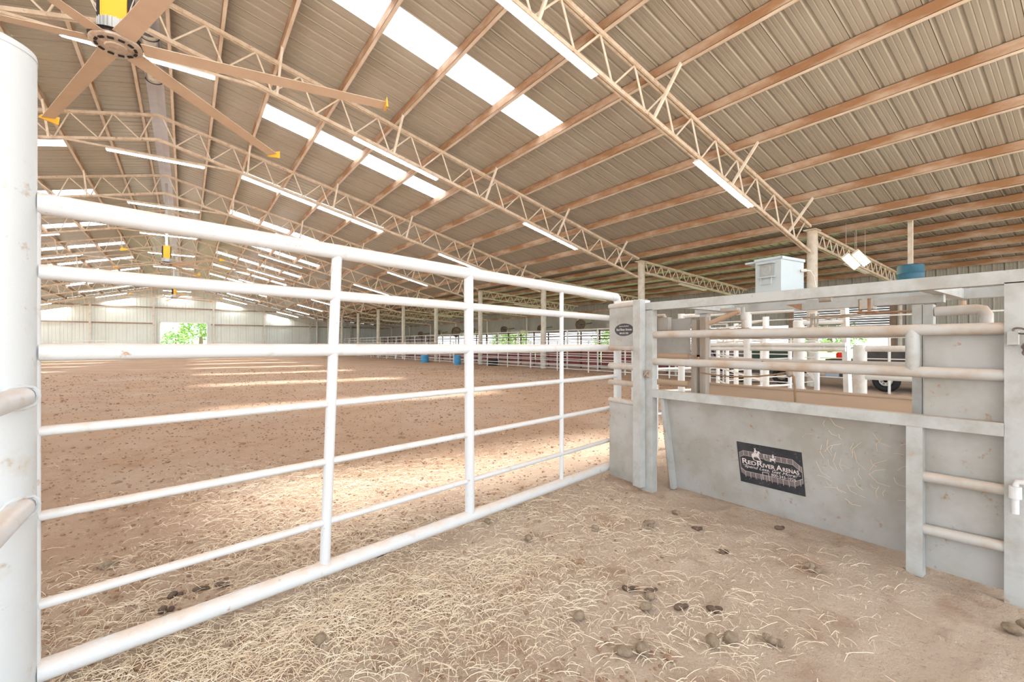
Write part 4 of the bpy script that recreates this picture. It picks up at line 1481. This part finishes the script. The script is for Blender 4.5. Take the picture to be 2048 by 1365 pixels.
mb = MB(); mb.tube((14.9, 7.6, .72), (14.9, 7.6, 1.4), .03, 8); part('exhaust', mb, 'dark', ht)
for y in (6.35, 7.6):
    mb = MB(); mb.path([(14.68, y + .2 * math.cos(t), .26 + .2 * math.sin(t)) for t in [2 * PI * j / 18 for j in range(18)]], .07, 8, closed=True); part('wheel', mb, 'black', ht)

# drag harrow far left
hr = root('drag_harrow', (-4.4, 53, 0), 'small dark wheeled harrow parked near the far left fence', 'harrow')
mb = MB(); mb.tube((-6.2, 53, .35), (-2.6, 53, .40), .05, 8); mb.tube((-5.8, 52.4, .3), (-3.0, 52.4, .3), .04, 8); part('frame', mb, 'rust', hr)
for x in (-4.6, -4.05, -2.9):
    mb = MB(); mb.path([(x + .12, 52.9 + .22 * math.cos(t), .27 + .22 * math.sin(t)) for t in [2 * PI * j / 16 for j in range(16)]], .09, 8, closed=True)
    for k in range(4):
        t = PI * k / 4
        mb.bar((x + .12, 52.9 - .2 * math.cos(t), .27 - .2 * math.sin(t)), (x + .12, 52.9 + .2 * math.cos(t), .27 + .2 * math.sin(t)), .04, .04)
    part('wheel', mb, 'black', hr)
mb = MB()
for k in range(10):
    mb.tube((-5.7 + k * .3, 52.4, .3), (-5.75 + k * .3, 52.3, .0), .018, 6)
part('tine_row', mb, 'rust', hr)

# trees outside
def tree(x, y, H, R, label, seed, group='trees outside the far doorway'):
    rt = root('leafy_tree', (x, y, 0), label, 'tree', group)
    mb = MB()
    mb.path([(x, y, -.1), (x + .05, y, H * .3), (x - .05, y, H * .6)], [R * .10, R * .08, R * .04], 10)
    part('trunk', mb, 'bark', rt)
    rr = random.Random(seed)
    mb = MB()
    for k in range(900):
        a, b_ = rr.uniform(0, 2 * PI), math.acos(rr.uniform(-.6, 1))
        q = R * rr.uniform(.55, 1.05) * (1 + .2 * math.sin(3 * a + seed))
        c = Vector((x + q * math.sin(b_) * math.cos(a), y + q * math.sin(b_) * math.sin(a), H - R * .8 + q * math.cos(b_) * .8))
        s = rr.uniform(.10, .24) * R * .5
        d1 = Vector((rr.uniform(-1, 1), rr.uniform(-1, 1), rr.uniform(-1, 1))).normalized()
        d2 = d1.cross(Vector((rr.uniform(-1, 1), rr.uniform(-1, 1), rr.uniform(-1, 1)))).normalized()
        mb.add([c - d1 * s, c - d2 * s * .5, c + d1 * s, c + d2 * s * .5], [(0, 1, 2, 3)])
    part('foliage', mb, 'leaf', rt, smooth=False)
tree(-1.2, 92, 3.6, 2.4, 'low round green bush outside the far doorway', 1)
tree(2.6, 112, 7.5, 4.2, 'taller green tree outside the far doorway, right of the bush', 2)
for k in range(6):
    tree(75 + (k % 2) * 12, 6 + k * 24, 5.5, 4.2, 'green tree outside the open right side, %s from the near end' % ORD[k], 10 + k, 'trees outside the right side')

# ------------------------------------------------------------------ straw, clods, manure
def px2ground(x, y):
    F, th = 905, math.radians(35.85)
    z = F * 1.2 / (y - 690); u = (x - 1024) / F
    return z * (u * math.cos(th) + math.sin(th)), z * (math.cos(th) - u * math.sin(th))

def straw_mesh(name, pts, label, cat='straw', m='straw', rad=(.0005, .0012), ln=(.015, .15)):
    V, Fc = [], []
    rr = random.Random(3)
    for (x, y) in pts:
        L_ = ln[0] + (ln[1] - ln[0]) * rr.random() ** 1.8
        a = rr.uniform(0, 2 * PI)
        cur = rr.gauss(0, 4.0)
        lift = rr.uniform(.0, .018)
        r = rr.uniform(*rad)
        n = 5
        cx, cy = x, y
        g = gh(x, y)
        base = len(V)
        for i in range(n):
            t = i / (n - 1)
            z = g + .004 + lift * math.sin(t * PI) + rr.uniform(0, .005)
            nx_, ny_ = -math.sin(a), math.cos(a)
            V.append((cx + nx_ * r, cy + ny_ * r, z - r * .6))
            V.append((cx - nx_ * r, cy - ny_ * r, z - r * .6))
            V.append((cx, cy, z + r))
            a += cur * L_ / n
            cx += math.cos(a) * L_ / n
            cy += math.sin(a) * L_ / n
        for i in range(n - 1):
            q = base + i * 3
            for j in range(3):
                j2 = (j + 1) % 3
                Fc.append((q + j, q + j2, q + 3 + j2, q + 3 + j))
    me = bpy.data.meshes.new(name)
    me.from_pydata(V, [], Fc)
    me.materials.append(M[m])
    o = bpy.data.objects.new(name, me)
    COL.objects.link(o)
    tag(o, label, cat, kind='stuff')

# clumps of straw: (centre x, y, spread x, y, count)
hay = []
R2 = random.Random(21)
def clump(pxx, pyy, sx, sy, n, edge=1.0):
    cx, cy = px2ground(pxx, pyy)
    for _ in range(int(n * 1.15)):
        hay.append((cx + R2.gauss(0, sx), cy + R2.gauss(0, sy)))
# bed under and in front of the gate (lower left)
for (a, b, sx, sy, n) in ((700, 1230, .30, .20, 1500), (520, 1320, .30, .15, 1100), (860, 1180, .30, .20, 900), (1010, 1150, .30, .18, 500), (330, 1345, .22, .12, 600), (230, 1240, .15, .12, 220),
                          (640, 1120, .30, .20, 700), (800, 1060, .40, .25, 800), (560, 1060, .35, .25, 900), (400, 1120, .25, .2, 300),
                          (640, 980, .55, .35, 1500), (850, 950, .6, .4, 1500), (500, 950, .5, .4, 800), (1050, 920, .6, .45, 900), (1180, 900, .4, .4, 500),
                          (930, 1280, .3, .2, 500), (1130, 1240, .3, .2, 260), (1180, 1060, .35, .25, 420), (1260, 1150, .3, .2, 160), (1500, 1250, .35, .2, 130), (1350, 1310, .3, .15, 160),
                          (1050, 1010, .4, .2, 420), (250, 1330, .12, .1, 200), (150, 1180, .12, .12, 60), (340, 900, .5, .3, 120)):
    clump(a, b, sx, sy, n)
for _ in range(2200):
    hay.append((R2.uniform(-.9, 3.0), R2.uniform(.6, 3.4)))
hay = [(x, y) for (x, y) in hay if not (3.05 < x and .3 < y < 2.4) and -1.5 < x < 4.2 and y > .4]
straw_mesh('loose_straw', hay, 'pale yellow straw scattered over the dirt around the gate')
# straw stuck to the chute side
mb = MB()
rr = random.Random(8)
for k in range(42):
    y, z = rr.gauss(.98, .13), max(.08, min(.70, rr.gauss(.42, .13)))
    if y < .74: continue
    a = rr.uniform(0, PI); L_ = rr.uniform(.03, .12)
    p0 = vp(y, z, .003)
    p1 = vp(y + L_ * .5 * math.cos(a), z + L_ * .5 * math.sin(a), .010)
    p2 = vp(y + L_ * math.cos(a + .3), z + L_ * math.sin(a + .3), .004)
    mb.path([p0, p1, p2], .0010, 4)
single('stuck_straw', mb, 'straw', 'thin straw stalks stuck to the sloping chute side', 'straw', kind='stuff')

# small dirt clods
def clods():
    vs0, fs0 = ICO[1]
    vs0 = np.array(vs0); fs0 = np.array(fs0)
    n = 15000
    t = RNG.random(n)
    dist = 1.6 + 24 * t ** 1.7
    ang = np.radians(RNG.uniform(-50, 20, n)) + math.radians(35.85)
    X = dist * np.sin(ang); Y = dist * np.cos(ang)
    keep = (Y > .3) & (X < 14) & ~((X > 3.0) & (X < 4.1) & (Y > .2) & (Y < 2.6))
    X, Y, dist = X[keep], Y[keep], dist[keep]
    arena = (-0.186 * X + 0.983 * Y) > 2.5
    k2 = arena | (RNG.random(len(X)) < .14)
    X, Y, dist = X[k2], Y[k2], dist[k2]
    n = len(X)
    Z = gheight(X, Y)
    S_ = RNG.uniform(.003, .009, n) * (1 + dist * .065)
    big = RNG.random(n) < .05
    S_[big] *= 1.9
    jit = 1 + RNG.uniform(-.25, .25, (n, len(vs0), 1))
    sc = np.stack([S_ * RNG.uniform(.8, 1.5, n), S_ * RNG.uniform(.8, 1.5, n), S_ * .6], 1)
    V = vs0[None] * jit * sc[:, None, :] + np.stack([X, Y, Z + S_ * .25], 1)[:, None, :]
    Fc = fs0[None] + (np.arange(n) * len(vs0))[:, None, None]
    me = bpy.data.meshes.new('dirt_clods')
    me.from_pydata(V.reshape(-1, 3).tolist(), [], Fc.reshape(-1, 3).tolist())
    me.materials.append(M['clod'])
    o = bpy.data.objects.new('dirt_clods', me)
    COL.objects.link(o)
    tag(o, 'small brown dirt clods strewn over the arena floor', 'dirt', kind='stuff')
clods()

# manure piles: pixel centre of each in the photograph turned into ground points once
def pile(pxx, pyy, kind, label, cat='manure', seed=0):
    x, y = px2ground(pxx, pyy)
    g = gh(x, y)
    mb = MB()
    rr = random.Random(seed)
    if kind == 'balls':
        for k in range(9):
            a = rr.uniform(0, 2 * PI); q = rr.uniform(0, .038)
            mb.blob((x + q * math.cos(a), y + q * math.sin(a), g + .012 + (.014 if q < .02 else 0)), (.019, .015, .014), seed * 20 + k, 2, .05)
        m = 'dung'
    elif kind == 'lump':
        mb.blob((x, y, g + .016), (.030, .022, .017), seed, 3, .09)
        m = 'dung'
    elif kind == 'pair':
        mb.blob((x - .035, y + .01, g + .02), (.036, .026, .020), seed, 3, .09)
        mb.blob((x + .045, y - .02, g + .018), (.032, .026, .020), seed + 1, 3, .09)
        m = 'dung'
    else:
        mb.blob((x, y, g + .010), (.030, .017, .014), seed, 2, .06)
        mb.blob((x + .03, y - .01, g + .008), (.020, .013, .011), seed + 3, 2, .06)
        m = 'dung_dark'
    single('manure_pile', mb, m, label, cat, 'manure on the near dirt', origin=(x, y, g))
for k, (a, b, kd, lb) in enumerate((
        (1299, 1052, 'balls', 'round cluster of small manure balls right of the gate, left of the sign'),
        (1620, 1142, 'balls', 'cluster of small manure balls in front of the lower sign corner'),
        (1190, 1064, 'lump', 'single manure lump left of the round ball cluster'),
        (1352, 1024, 'lump', 'single manure lump in front of the chute front post'),
        (1443, 1113, 'dark', 'flat dark manure piece in the middle of the near dirt'),
        (1392, 1057, 'dark', 'tiny flat manure chip right of the round ball cluster'),
        (1558, 1060, 'dark', 'tiny reddish brown manure chip under the black sign'),
        (1253, 1177, 'dark', 'dark manure piece at the left of the dark group in straw'),
        (1298, 1182, 'dark', 'dark manure piece at the right of the dark group in straw'),
        (1300, 1198, 'lump', 'rounded manure lump just below the dark group in straw'),
        (1292, 1216, 'lump', 'manure lump below two others in the straw'),
        (1358, 1217, 'dark', 'small flat manure piece right of the stacked lumps'),
        (1425, 1222, 'dark', 'small manure chip beside the long pale stalk'),
        (1440, 1290, 'pair', 'two joined manure lumps near the bottom edge'),
        (1540, 1290, 'balls', 'straw matted manure clump right of the joined lumps'),
        (1262, 1308, 'pair', 'two manure lumps at the bottom edge right of the middle'),
        (1158, 1240, 'lump', 'broken manure lump left of the stacked lumps'),
        (1057, 1082, 'lump', 'manure lump in the thin straw right of the gate centre post'),
        (975, 1045, 'lump', 'manure lump just under the gate bottom rail'),
        (750, 1112, 'dark', 'small dark manure lump under the gate, near the left upright'),
        (345, 1192, 'dark', 'dark manure at the left of a row beyond the gate bottom rail'),
        (398, 1180, 'dark', 'dark manure in the middle of a row beyond the gate bottom rail'),
        (440, 1168, 'dark', 'dark manure at the right of a row beyond the gate bottom rail'),
        (325, 1222, 'dark', 'dark manure lump nearest the gate bottom rail on the left'),
        (215, 1135, 'balls', 'greenish straw matted clump beyond the gate on the left'),
        (2035, 1262, 'pair', 'reddish clod at the right edge below the nearest chute post'),
        (640, 1300, 'lump', 'manure lump half buried in the thick straw at the lower left'))):
    pile(a, b, kd, lb, seed=k + 1)
